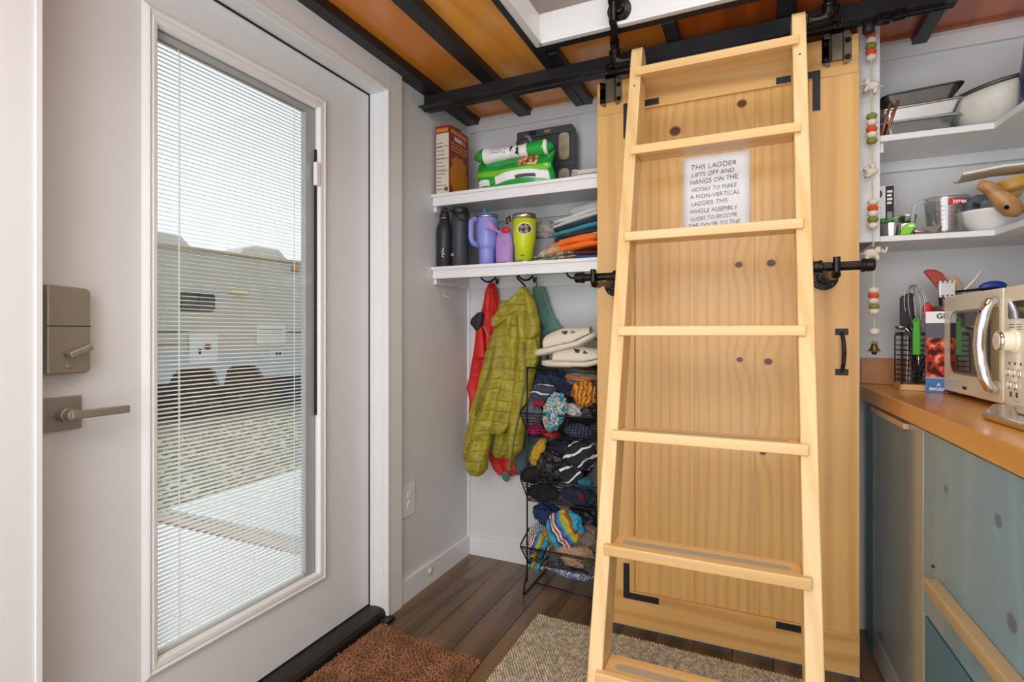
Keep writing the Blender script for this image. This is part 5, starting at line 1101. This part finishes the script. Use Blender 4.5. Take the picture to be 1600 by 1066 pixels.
pp = ay(1431, 520, 2.11); MB().prism([(pp.x-.010, 1.03), (pp.x+.012, 1.03), (pp.x+.011, 1.105), (pp.x+.009, 1.14), (pp.x-.006, 1.14), (pp.x-.010, 1.105)], 'y', 2.100, 2.112).build('handle', gp_, pe, bevel=.004)
MB().tube([(pp.x-.004, 2.106, 1.12), (pp.x-.007, 2.106, 1.14), (pp.x+.001, 2.106, 1.15), (pp.x+.008, 2.106, 1.14), (pp.x+.006, 2.106, 1.12)], .004, 8).build('loop', gp_, pe, smooth=True)
for i_, (du, y_, w_, z0, z1, lab) in enumerate(((-.028, 2.15, .018, .94, 1.225, 'wide black spatula at the left of the wire holder'), (-.010, 2.19, .014, .94, 1.235, 'black slotted turner behind the whisk'))):
    t = uten('spatula', lab); MB().tube([(uc.x+du+.03, y_, z0), (uc.x+du, y_, 1.13)], .006, 8).build('handle', m_mblack, t)
    MB().prism(rrect(uc.x+du-w_, uc.x+du+w_, 1.12, z1, .012), 'y', y_-.002, y_+.002).build('blade', m_mblack, t, bevel=.001)
t = uten('silicone_spoon', 'small red silicone spoon at the right of the wire holder'); pp = ay(1449, 484, 2.14); MB().ell(pp, (.013, .005, .024), 16, 12).build('bowl', m_redprint, t, smooth=True); MB().tube([(pp.x, pp.y, pp.z-.02), (pp.x-.01, pp.y, .945)], .0045, 8).build('handle', P('grey_handle', '8a8d90', .4), t, smooth=True)
t = uten('ladle', 'steel ladle whose bowl pokes out left of the wire holder'); pp = ay(1407, 512, 2.12); MB().lathe(pp+Vector((0, 0, -.008)), [(.004, 0), (.012, .003), (.016, .009), (.0165, .012), (.012, .011), (.004, .006)], 20).build('bowl', m_steel, t, smooth=True); MB().tube([pp+Vector((.012, 0, 0)), (pp.x+.03, 2.13, 1.10), (pp.x+.032, 2.135, .94)], .003, 8).build('handle', m_steel, t, smooth=True)
t = uten('tongs', 'pair of thin steel tongs inside the left of the wire holder')
for dd in (0, .008): MB().tube([(uc.x-.030+dd, 2.135, .94), (uc.x-.026+dd, 2.135, 1.10)], .0026, 8).build('arm', m_steel, t)
t = uten('brush', 'black brush lying slanted inside the wire holder'); MB().tube([(uc.x-.006, 2.14, .938), (uc.x+.036, 2.14, 1.06)], .008, 10).build('handle', m_mblack, t, smooth=True); MB().tube([(uc.x+.03, 2.14, 1.05), (uc.x+.038, 2.14, 1.074)], .010, 10).build('white_end', m_wprint, t, smooth=True)
# crock with tall utensils behind the carton
cc = thing('glass_crock', 'brown tinted glass crock behind the grilling carton', 'crock', (.60, 2.20, .914)); pp = ay(1466, 560, 2.20); cx = .567
MB().lathe((cx, 2.215, .9142), [(.045, 0), (.050, .01), (.050, .262), (.053, .275), (.046, .275), (.044, .262)], 28, caps=False).build('wall', P('brown_glass', '7d5c50', .12, alpha=.75), cc, smooth=True)
MB().lathe((cx, 2.215, .9143), [(.046, 0), (.046, .004)], 24).build('bottom', P('crock_bottom', '6f5044', .3), cc)
def ut2(name, label): return thing(name, label, 'utensil', (cx, 2.21, .93), 'tall utensils in the crock')
t = ut2('silicone_turner', 'large red silicone turner leaning out of the crock'); 
p_ = [ay(u, v, 2.20) for u, v in ((1442, 424), (1450, 421), (1462, 422), (1472, 427), (1479, 437), (1481, 448), (1476, 455), (1468, 456))]
MB().prism([(p.x, p.z) for p in p_], 'y', 2.192, 2.206).build('blade', P('brick_red_silicone', 'b03a2a', .45), t, bevel=.005); MB().tube([(p_[7].x, 2.2, p_[7].z), (cx+.01, 2.21, .93)], .005, 8).build('handle', m_mblack, t)
t = ut2('wooden_spoon', 'beige wooden spoon standing in the crock'); pp = ay(1492, 447, 2.2); MB().ell(pp, (.020, .007, .034), 18, 12, rot=(0, R(-14), 0)).build('bowl', P('beige_spoon', 'c9a983', .5), t, smooth=True); MB().tube([pp, (cx+.02, 2.21, .93)], .005, 8).build('handle', P('beige_spoon2', 'c9a983', .5), t)
t = ut2('white_spatula', 'thin white spatula handle angled above the microwave'); MB().tube([ay(1534, 422, 2.2), ay(1524, 436, 2.2), ay(1508, 452, 2.2), (cx+.03, 2.21, .95)], .0045, 8).build('handle', m_white, t, smooth=True)
t = ut2('blue_spoon', 'royal blue spoon showing above the microwave'); MB().ell(ay(1551, 448, 2.19), (.036, .012, .018), 20, 12, rot=(0, R(-6), 0)).build('bowl', P('royal_blue_plastic', '1f3fa8', .35), t, smooth=True); MB().tube([ay(1545, 452, 2.2), (cx+.04, 2.215, 1.0)], .005, 8).build('handle', m_mblack, t)
t = ut2('flat_turner', 'black flat turner lying across above the microwave'); MB().tube([ay(1484, 457, 2.18), ay(1560, 449, 2.14)], .008, 8, flat=.5).build('handle', m_mblack, t)
t = ut2('meat_tenderizer', 'toothed shiny metal meat tenderizer head above the carton'); pp = ay(1479, 452, 2.17)
tm_ = MB().box((pp.x-.022, 2.16, pp.z-.022), (pp.x+.022, 2.18, pp.z+.022)); th_ = tm_.build('head', m_steel, t, bevel=.003)
for k in range(4):
    for j in (-1, 1): MB().obox((pp.x-.018+k*.012, 2.17, pp.z+j*.023), (.007, .02, .007), (0, R(45), 0)).build('tooth', m_steel, th_)
MB().tube([(pp.x, 2.17, pp.z-.02), (pp.x+.01, 2.19, .95)], .006, 8).build('handle', m_steel, t)
# ------------------------------------------------ kitchen wall shelves
SF = 2.08
B_ = B((.303, SF-.004, 1.398), (.3468, SF+.016, 2.125)).build
pn = thing('shelf_side_panel', 'tall white side panel at the left end of the kitchen shelves', 'panel', (.36, 2.2, 1.397)); B((.347, SF, 1.398), (.365, YB-.0005, 2.125)).build('panel', m_trim, pn, bevel=.001); B_('front_stile', m_trim, pn, bevel=.001)
for z0, z1, lab in ((1.722, 1.742, 'upper white kitchen shelf that turns the corner and holds baking pans'), (1.397, 1.415, 'lower white kitchen shelf that turns the corner and holds the measuring jug')):
    t = thing('kitchen_shelf', lab, 'shelf', (.65, 2.2, z0))
    pts = [(.3655, SF), (.657, SF+.01), (.675, 1.90), (.72, 1.0), (XR-.001, 1.0), (XR-.001, YB-.0005), (.3655, YB-.0005)]
    MB().prism(pts, 'z', z0, z1).build('board', m_trim, t, bevel=.0015)
    if z0 > 1.5: B((.3655, YB-.019, z0-.038), (XR-.001, YB-.001, z0-.0005)).build('cleat', m_trim, t); B((.3655, SF+.02, z0-.030), (.378, YB-.02, z0-.0005)).build('cleat', m_trim, t)
KU, KL = 1.7423, 1.4153
def pan(name, label, c, sx, sy, h, mt, rot=(0, 0, 0), flare=.82, rim=.006, cat='pan', th=.0018, grp=None):
    t = thing(name, label, cat, c, grp); c = Vector(c); M_ = Euler(rot).to_matrix(); n = 32
    levels = [(0.0, flare*.96), (.03, flare), (.9, 1-(1-flare)*.1), (1.0, 1.0), (1.0, 1.0+rim/ sx*2), (1.01, 1.0+rim/sx*2.2)]
    v = []; f = []
    for zt, k in levels:
        pr = rrect(-sx/2*k, sx/2*k, -sy/2*k, sy/2*k, min(sx, sy)*.16, 7); n = len(pr)
        v += [c+M_@Vector((p[0], p[1], zt*h)) for p in pr]
    for i in range(len(levels)-1):
        for k in range(n): f.append((i*n+k, i*n+(k+1) % n, (i+1)*n+(k+1) % n, (i+1)*n+k))
    f.append(tuple(reversed(range(n)))); m = MB().add(v, f); m.build('body', mt, t, smooth=False, solid=th, bevel=0)
    return t, M_
gd, _m = pan('glass_dish', 'clear glass baking dish at the bottom of the stack on the upper kitchen shelf', (.483, 2.205, KU+.001), .215, .15, .052, m_dish, flare=.88, th=.004, cat='dish')
MB().tube([(p[0]+.483, p[1]+2.205, KU+.054) for p in rrect(-.112, .112, -.079, .079, .03, 7)+[rrect(-.112, .112, -.079, .079, .03, 7)[0]]], .004, 8, caps=False).build('rim', P('glass_rim', 'c9ccc8', .08, alpha=.55), gd, smooth=True)
sp_, _m = pan('steel_baking_pan', 'shiny steel baking pan in the middle of the stack on the upper kitchen shelf', (.487, 2.20, KU+.058), .235, .16, .038, m_steel, rot=(0, R(-2), 0), flare=.86)
MB().tube([(p[0]+.487, p[1]+2.20, KU+.097+.035*p[0]) for p in rrect(-.121, .121, -.083, .083, .03, 7)+[rrect(-.121, .121, -.083, .083, .03, 7)[0]]], .0042, 8, caps=False).build('rolled_rim', m_steel, sp_, smooth=True)
lp, _m = pan('loaf_pan', 'dark metal loaf pan on top of the stack on the upper kitchen shelf', (.492, 2.205, KU+.098), .205, .13, .055, m_darksteel, rot=(0, R(-3), 0), flare=.78)
MB().tube([(p[0]+.495, p[1]+2.205, KU+.153+.05*p[0]) for p in rrect(-.106, .106, -.069, .069, .02, 7)+[rrect(-.106, .106, -.069, .069, .02, 7)[0]]], .003, 8, caps=False).build('rolled_rim', m_darksteel, lp, smooth=True)
# leaning copper coloured racks
m_cop = P('copper_brown_metal', 'a86a45', .35, .5)
for k, lab in enumerate(('copper brown baking rack leaning nearest the side panel', 'copper brown baking rack leaning against the pan stack')):
    t = thing('baking_rack', lab, 'rack', (.385+.012*k, 2.2, KU), 'copper racks at the left of the upper kitchen shelf')
    for j in range(5):
        y = 2.11+j*.045; MB().tube([(.373+.014*k, y, KU+.004), (.398+.022*k, y, KU+.105+.01*k)], .0042, 8).build('rod', m_cop, t, smooth=True)
    for zz in (.006, .108): f_ = (zz-.004)/.104; x_ = .373+.014*k+(.025+.008*k)*f_; MB().tube([(x_, 2.108, KU+zz-.0), (x_, 2.292, KU+zz)], .0032, 8).build('side_rod', m_cop, t, smooth=True)
# big enamel bowl with steel rim, tipped on its side
bwl = thing('enamel_basin', 'large white enamel basin with a dark steel rim on the upper kitchen shelf', 'basin', (.655, 2.2, KU))
bc = Vector((.722, 2.205, KU+.002)); prof = [(.070, 0), (.100, .010), (.125, .04), (.137, .08), (.142, .118)]
MB().lathe(bc, prof+[(.139, .118), (.134, .08), (.122, .043), (.098, .014)], 44, rot=(R(0), R(-8), 0)).build('bowl', P('speckled_enamel', 'd6d3ca', .35, var=.08, vs=30), bwl, smooth=True)
M_ = Euler((0, R(-8), 0)).to_matrix(); MB().tube([bc+M_@Vector((.1415*math.cos(2*PI*k/48), .1415*math.sin(2*PI*k/48), .121)) for k in range(49)], .0065, 8, caps=False).build('steel_rim', m_darksteel, bwl, smooth=True)
# dark blue bag at the right edge
nb = thing('navy_bag', 'dark blue and clear plastic bag at the right end of the upper kitchen shelf', 'bag', (.72, 2.02, KU))
def nbf(u, v):
    a = u*2*PI; z = KU+.002+v*.21; r = (.055-.018*v)*(1+.12*noise.noise(Vector((math.cos(a)*2, math.sin(a)*2, v*3)))); return Vector((.738+math.cos(a)*r, 2.00+math.sin(a)*r*1.3, z))
m_ = MB().grid(nbf, 30, 16, wrap=True); m_.f.append(tuple(range(30))); m_.f.append(tuple(15*30+i for i in reversed(range(30)))); m_.build('bag', P('navy_film', '1f2a5c', .25, var=.4, vs=14, coat=.4), nb, smooth=True)
def nb2(u, v):
    a = -2.6+u*1.2; p = nbf((a/(2*PI)) % 1, .35+.6*v); return Vector((.738+(p.x-.738)*1.03, 2.0+(p.y-2.0)*1.03, p.z))
MB().grid(nb2, 16, 10).build('clear_window', P('taupe_film', '8f877c', .2, var=.3, vs=30), nb, smooth=True)
# lower shelf goods
bx = thing('gadget_carton', 'black and white kitchen gadget carton standing at the left of the lower kitchen shelf', 'box', (.405, 2.27, KL))
B((.372, 2.20, KL), (.425, 2.31, KL+.190)).build('carton', m_wprint, bx, bevel=.001); B((.402, 2.199, KL+.002), (.4255, 2.2003, KL+.188)).build('black_panel', m_bk, bx); B((.372, 2.199, KL+.002), (.380, 2.2003, KL+.10)).build('black_strip', m_bk, bx)
for k in range(4): B((.406, 2.1985, KL+.165-k*.013), (.421-.002*(k % 2), 2.1992, KL+.173-k*.013)).build('print_line', m_wprint, bx)
MB().ell((.383, 2.199, KL+.163), (.010, .0008, .014), 14, 8).build('dark_print', m_ink, bx); MB().prism(rrect(.406, .421, KL+.03, KL+.10, .005), 'y', 2.1985, 2.199).build('pale_print', P('grey_print', '9a8f8c', .5), bx)
def cup(label, c, r, h, rot=(0, 0, 0)):
    t = thing('measuring_cup', label, 'measuring cup', c, 'steel measuring cups on the lower kitchen shelf')
    MB().lathe(c, [(r*.8, 0), (r*.88, .003), (r, h), (r*1.04, h+.001), (r*.97, h+.001), (r*.85, .005)], 28, rot=rot).build('bowl', m_steel, t, smooth=False)
    M_ = Euler(rot).to_matrix(); MB().tube([Vector(c)+M_@Vector((r, 0, h-.003)), Vector(c)+M_@Vector((r+.035, 0, h-.001))], .0035, 8).build('handle', m_steel, t); return t
cup('wide steel measuring cup at the left of the lower kitchen shelf', (.404, 2.135, KL+.0012), .032, .045, (0, 0, R(70))); cup('steel measuring cup nested right of the wide one', (.448, 2.150, KL+.0012), .028, .042, (0, 0, R(80))); cup('small steel measuring cup tilted on top of the others', (.455, 2.165, KL+.050), .026, .026, (0, R(-14), R(90)))
t = thing('plastic_scoop', 'dark green plastic scoop behind the measuring cups', 'scoop', (.39, 2.18, KL)); MB().ell((.390, 2.175, KL+.062), (.022, .016, .012), 14, 10, fn=lambda d: 1+.2*noise.noise(d*4)).build('scoop', P('deep_green_plastic', '2a8c3a', .3), t, smooth=True); MB().tube([(.395, 2.17, KL+.06), (.44, 2.15, KL+.075)], .004, 8).build('handle', P('lime_handle', '7cc850', .3), t, smooth=True)
t = thing('green_clip', 'lime green silicone clip with a hole at the front of the lower kitchen shelf', 'clip', (.452, 2.095, KL)); pp = ay(1418, 353, 2.092)
MB().prism([(pp.x-.022, KL+.001), (pp.x-.014, KL+.022), (pp.x-.008, KL+.034), (pp.x+.008, KL+.040), (pp.x+.020, KL+.036), (pp.x+.024, KL+.026), (pp.x+.016, KL+.018), (pp.x+.008, KL+.004), (pp.x+.002, KL+.001)], 'y', 2.086, 2.098).build('body', P('lime_silicone', '7bd01e', .35), t, bevel=.003)
MB().ell((pp.x+.008, 2.0855, KL+.028), (.008, .001, .004), 14, 8).build('hole', m_wprint, t)
t = thing('metal_turner', 'small grey metal turner lying at the front of the lower kitchen shelf', 'turner', (.50, 2.11, KL)); MB().add([(.478, 2.10, KL+.022), (.530, 2.10, KL+.026), (.515, 2.092, KL+.002), (.500, 2.092, KL+.002)], [(0, 1, 2, 3)]).build('blade', P('grey_turner', '8d8a86', .3, .6), t, solid=.0015); MB().tube([(.50, 2.095, KL+.006), (.44, 2.10, KL+.016)], .003, 8).build('handle', m_steel, t, smooth=True)
t = thing('chopping_board', 'small wooden board lying behind the measuring jug', 'board', (.49, 2.28, KL)); B((.44, 2.22, KL+.0003), (.55, 2.325, KL+.030)).build('board', m_block, t, bevel=.004)
# steel rail under cups
t = thing('steel_tray', 'thin dark steel tray under the measuring cups', 'tray', (.42, 2.12, KL)); B((.368, 2.088, KL+.0002), (.47, 2.20, KL+.0011)).build('tray', m_darksteel, t)
# pyrex jug
jc = Vector((.553, 2.155, KL+.0005)); jg = thing('measuring_jug', 'clear glass measuring jug with red markings on the lower kitchen shelf', 'jug', jc)
m_jug = GLASS('jug_glass', (.86, .88, .88), .3, .02)
def jugf(r0, r1, h):
    def f(u, v):
        a = u*2*PI; r = r0+(r1-r0)*v; sp = max(0, math.cos(a-R(12)))**14*.016*v**3; return jc+Vector((math.cos(a)*(r+sp), math.sin(a)*(r+sp), .003+h*v))
    return f
MB().grid(jugf(.043, .053, .118), 40, 14, wrap=True).build('wall', m_jug, jg, smooth=True, solid=.003)
MB().lathe(jc, [(.042, 0), (.043, .004)], 32).build('bottom', P('thick_glass', 'b9bdb9', .1, alpha=.6), jg)
MB().tube([jc+Vector((.0535*math.cos(2*PI*k/40)+(max(0, math.cos(2*PI*k/40-R(12)))**14*.016), .0535*math.sin(2*PI*k/40), .1215)) for k in range(41)], .0022, 8, caps=False).build('rim', P('glass_edge', 'd9dddb', .05, alpha=.6), jg, smooth=True)
hp = [jc+Vector((-.050, -.012, .108)), jc+Vector((-.066, -.016, .112)), jc+Vector((-.084, -.020, .100)), jc+Vector((-.090, -.022, .07)), jc+Vector((-.090, -.022, .02))]
MB().tube(hp, [.008, .008, .007, .0065, .006], 12).build('handle', P('handle_glass', 'c4cac9', .05, alpha=.45, coat=1), jg, smooth=True)
def jp(th, z, off=.0008):
    v = (z-.003)/.118; r = .043+.010*v+off+.0015; return jc+Vector((math.cos(th)*r, math.sin(th)*r, z))
def jpatch(t0, t1, z0, z1, mt, nm, off=.0008): return MB().grid(lambda a, b: jp(t0+(t1-t0)*a, z0+(z1-z0)*b, off), 10, 3).build(nm, mt, jg, smooth=True)
jpatch(R(-95), R(-45), .088, .108, m_redprint, 'red_label', .001)
jpt = text_obj('lettering', 'pyrex', .018, m_wprint, jp(R(-84), .0935, .006), (PI/2, 0, R(22)), jg, depth=.0004, bold=.0006)
for k in range(5): jpatch(R(-130), R(-105), .030+k*.014, .0312+k*.014, m_redprint, 'measure_line'); jpatch(R(-95), R(-75), .026+k*.013, .0272+k*.013, m_redprint, 'measure_line')
jpatch(R(-140), R(-90), .020, .062, P('amber_content', 'c99a5c', .4, alpha=.35), 'amber_reflection', -.006) if 0 else None
# white bowl with bag, and the turned wooden piece
wbw = thing('white_bowl', 'white ceramic bowl at the corner of the lower kitchen shelf', 'bowl', (.665, 2.16, KL)); bc = Vector((.668, 2.165, KL+.0005))
MB().lathe(bc, [(.035, 0), (.040, .004), (.068, .030), (.086, .058), (.090, .066), (.087, .066), (.064, .033), (.03, .01)], 40).build('bowl', m_white, wbw, smooth=True)
zb = thing('plastic_bag', 'grey blue plastic bag of small items in the white bowl', 'bag', (.66, 2.2, KL+.05)); MB().ell((.655, 2.19, KL+.090), (.050, .045, .035), 36, 24, fn=lambda d: 1+.25*noise.noise(d*3)+.08*noise.noise(d*9)).build('bag', P('grey_blue_film', '8d9aa6', .2, var=.3, vs=20, alpha=.85), zb, smooth=True)
MB().obox((.63, 2.142, KL+.088), (.02, .002, .014), (0, R(20), 0)).build('black_mark', m_bk, zb)
m_olive = WOOD('turned_wood', 'b88a55', '85592f', 0, 60, 3, .4, cross=2)
wdn = thing('wooden_scoop', 'turned wooden scoop with a round hole resting across the white bowl', 'scoop', (.66, 2.09, KL+.07))
pts = [ay(1531, 289, 2.05), ay(1542, 292, 2.05), ay(1553, 300, 2.05), ay(1563, 309, 2.05), ay(1572, 318, 2.05), ay(1581, 325, 2.05), ay(1592, 328, 2.05), ay(1598, 327, 2.05)]
MB().tube(pts, [.015, .0175, .020, .0235, .0275, .0285, .022, .012], 20).build('body', m_olive, wdn, smooth=True)
dr_ = (pts[0]-pts[1]).normalized(); MB().tube([pts[0]+dr_*.0005, pts[0]+dr_*.0025], .0145, 20).build('pink_end', P('end_grain', 'd9a07c', .5), wdn)
hc = ay(1567, 327, 2.05)+Vector((0, -.0285, 0)); MB().lathe(hc+Vector((0, .004, 0)), [(.0065, 0), (.0065, -.003), (.0045, -.0035), (.0045, 0)], 16, 'y').build('dark_hole', m_dark, wdn)
wb2 = thing('wooden_bowl', 'ribbed yellow wooden bowl behind the turned scoop', 'bowl', (.72, 2.15, KL+.10)); bc = ay(1586, 285, 2.12)
MB().lathe(bc+Vector((0, 0, -.03)), [(.015, 0), (.030, .006)]+[(.040+.0015*(k % 2)+k*.001, .010+k*.005) for k in range(6)]+[(.048, .042)], 30, rot=(0, R(-18), 0)).build('bowl', P('yellow_wood', 'c99a45', .4, var=.15, vs=20), wb2, smooth=True)
wb3 = thing('wooden_bowl', 'smaller yellow wooden bowl wedged under the ribbed one', 'bowl', (.70, 2.14, KL+.07)); bc = ay(1577, 303, 2.14)
MB().lathe(bc+Vector((0, 0, -.022)), [(.012, 0), (.026, .006), (.036, .020), (.040, .036)], 26, rot=(0, R(-10), 0)).build('bowl', P('yellow_wood2', 'c39444', .4, var=.15, vs=20), wb3, smooth=True)
tr = thing('curved_tray', 'pale curved wooden tray with a white edge lying over the bowls', 'tray', (.70, 2.06, KL+.13))
tp = [ay(u, v, 2.06) for u, v in ((1504, 272), (1520, 269), (1545, 264), (1570, 259), (1600, 256), (1640, 252))]
def trf(u, v):
    i = min(len(tp)-2, int(u*(len(tp)-1))); t = u*(len(tp)-1)-i; p = tp[i].lerp(tp[i+1], t); return p+Vector((.02*v*(1-u), .16*v, .012*v-.012*math.sin(v*PI)))
MB().grid(trf, 26, 10).build('tray', P('pale_tray_wood', 'cdbb9c', .4, var=.1), tr, smooth=True, solid=.005)
MB().tube([p+Vector((0, -.001, 0)) for p in tp], .0042, 8).build('white_edge', m_white, tr, smooth=True)
# ================================================= BEAD GARLAND
gd = thing('bead_garland', 'hanging garland of orange, green and white felt balls with little elephants and a brass bell', 'garland', (.31, 2.02, 1.05))
m_fw, m_fo, m_fg = [P(n_, c_, .95, var=.08, bump=.5, bs=250) for n_, c_ in (('white_felt', 'ddd5c5'), ('orange_felt', 'd9531e'), ('green_felt', '84883c'))]
GY = 2.035
def gpt(u, v): return ay(u, v, GY)
bme = {}
for nm, mt in (('w', m_fw), ('o', m_fo), ('g', m_fg)):
    m = MB().ell((0, 0, 0), (.0155, .0155, .0115), 18, 12); o = m.build('bead', mt, gd, smooth=True, keep=True); bme[nm] = o
used = set()
for u, v, k in ((1360, 54, 'o'), (1361, 63, 'w'), (1361, 72, 'g'), (1361, 81, 'o'), (1361, 90, 'w'), (1362, 182, 'g'), (1362, 191.5, 'w'), (1362, 202, 'o'), (1362, 211, 'w'), (1362.5, 220, 'g'), (1364, 316, 'w'), (1364, 325.5, 'o'), (1364, 334, 'w'), (1364, 343, 'g'), (1364, 353, 'w'), (1365, 454, 'w'), (1365, 462, 'o'), (1365, 470.5, 'w'), (1365.5, 479, 'g'), (1365.5, 487, 'w')):
    p = gpt(u, v)
    if k not in used: used.add(k); place(bme[k], p, gd)
    else: inst('bead', bme[k].data, p, gd)
MB().ell(gpt(1366, 518.5), (.0160, .0160, .0125), 18, 12).build('bead', m_fw, gd, smooth=True)
m_str = P('garland_string', 'c9bd94', .8)
for (u0, v0, u1, v1) in ((1357, 42, 1360, 52), (1361, 95, 1362, 126), (1362, 146, 1362, 177), (1362.5, 225, 1363, 258), (1363, 280, 1364, 311), (1364, 358, 1364.5, 386), (1364.5, 408, 1365, 450), (1365.5, 492, 1366, 513), (1366, 523, 1367, 532)):
    MB().tube([gpt(u0, v0), gpt(u1, v1)], .0022, 6).build('string', m_str, gd)
MB().tube([gpt(1350, 44), gpt(1353, 41), gpt(1357, 43), gpt(1359, 50)], .0014, 6).build('string', m_wprint, gd, smooth=True)
def elephant(u, v, s=1, flip=1, pitch=0):
    c = gpt(u, v); m = MB(); f_ = flip
    T = lambda x, y, z: c+Euler((0, R(pitch), 0)).to_matrix()@Vector((x*f_*s, y*s, z*s))
    m.ell(T(0, 0, 0), (.021*s, .013*s, .014*s), 16, 12); m.ell(T(-.020, 0, .006), (.011*s, .010*s, .011*s), 14, 10)
    for dy in (-.011, .011): m.ell(T(-.017, dy, .006), (.008*s, .003*s, .010*s), 10, 8)
    for dx in (-.012, .012):
        for dy in (-.006, .006): m.tube([T(dx, dy, -.006), T(dx*1.15, dy, -.024)], [.0065*s, .0055*s], 8)
    m.tube([T(-.028, 0, .004), T(-.036, 0, -.004), T(-.040, 0, .004), T(-.043, 0, .012)], [.005*s, .0042*s, .0036*s, .0025*s], 8); m.tube([T(.020, 0, .004), T(.030, 0, .002)], [.002*s, .0012*s], 6)
    o = m.build('felt_elephant', m_fw, gd, smooth=True)
    MB().ell(T(-.026, -.009, .009), .0018*s, 8, 6).build('eye', m_bk, o)
elephant(1363, 134, 1.0, 1, 20); elephant(1362, 268, .85, 1, 80); elephant(1361, 396, 1.05, -1, -8)
bl = MB().lathe(gpt(1366, 547)+Vector((0, 0, .0)), [(.0195, -.004), (.016, -.001), (.011, .006), (.009, .014), (.006, .019), (.002, .021)], 24)
bo = bl.build('brass_bell', P('aged_brass', '8a7440', .3, .9, var=.3, vs=60), gd, smooth=True); MB().ell(gpt(1366, 550.5), .0085, 14, 10).build('clapper', P('dark_brass', '4a3c24', .35, .8), bo, smooth=True)
MB().tube([gpt(1366, 541)+Vector((.007*math.cos(a), 0, .007+.008*math.sin(a))) for a in [2*PI*k/14-1 for k in range(13)]], .0018, 6).build('bell_loop', P('brass_loop', '6f5c34', .35, .9), bo, smooth=True)
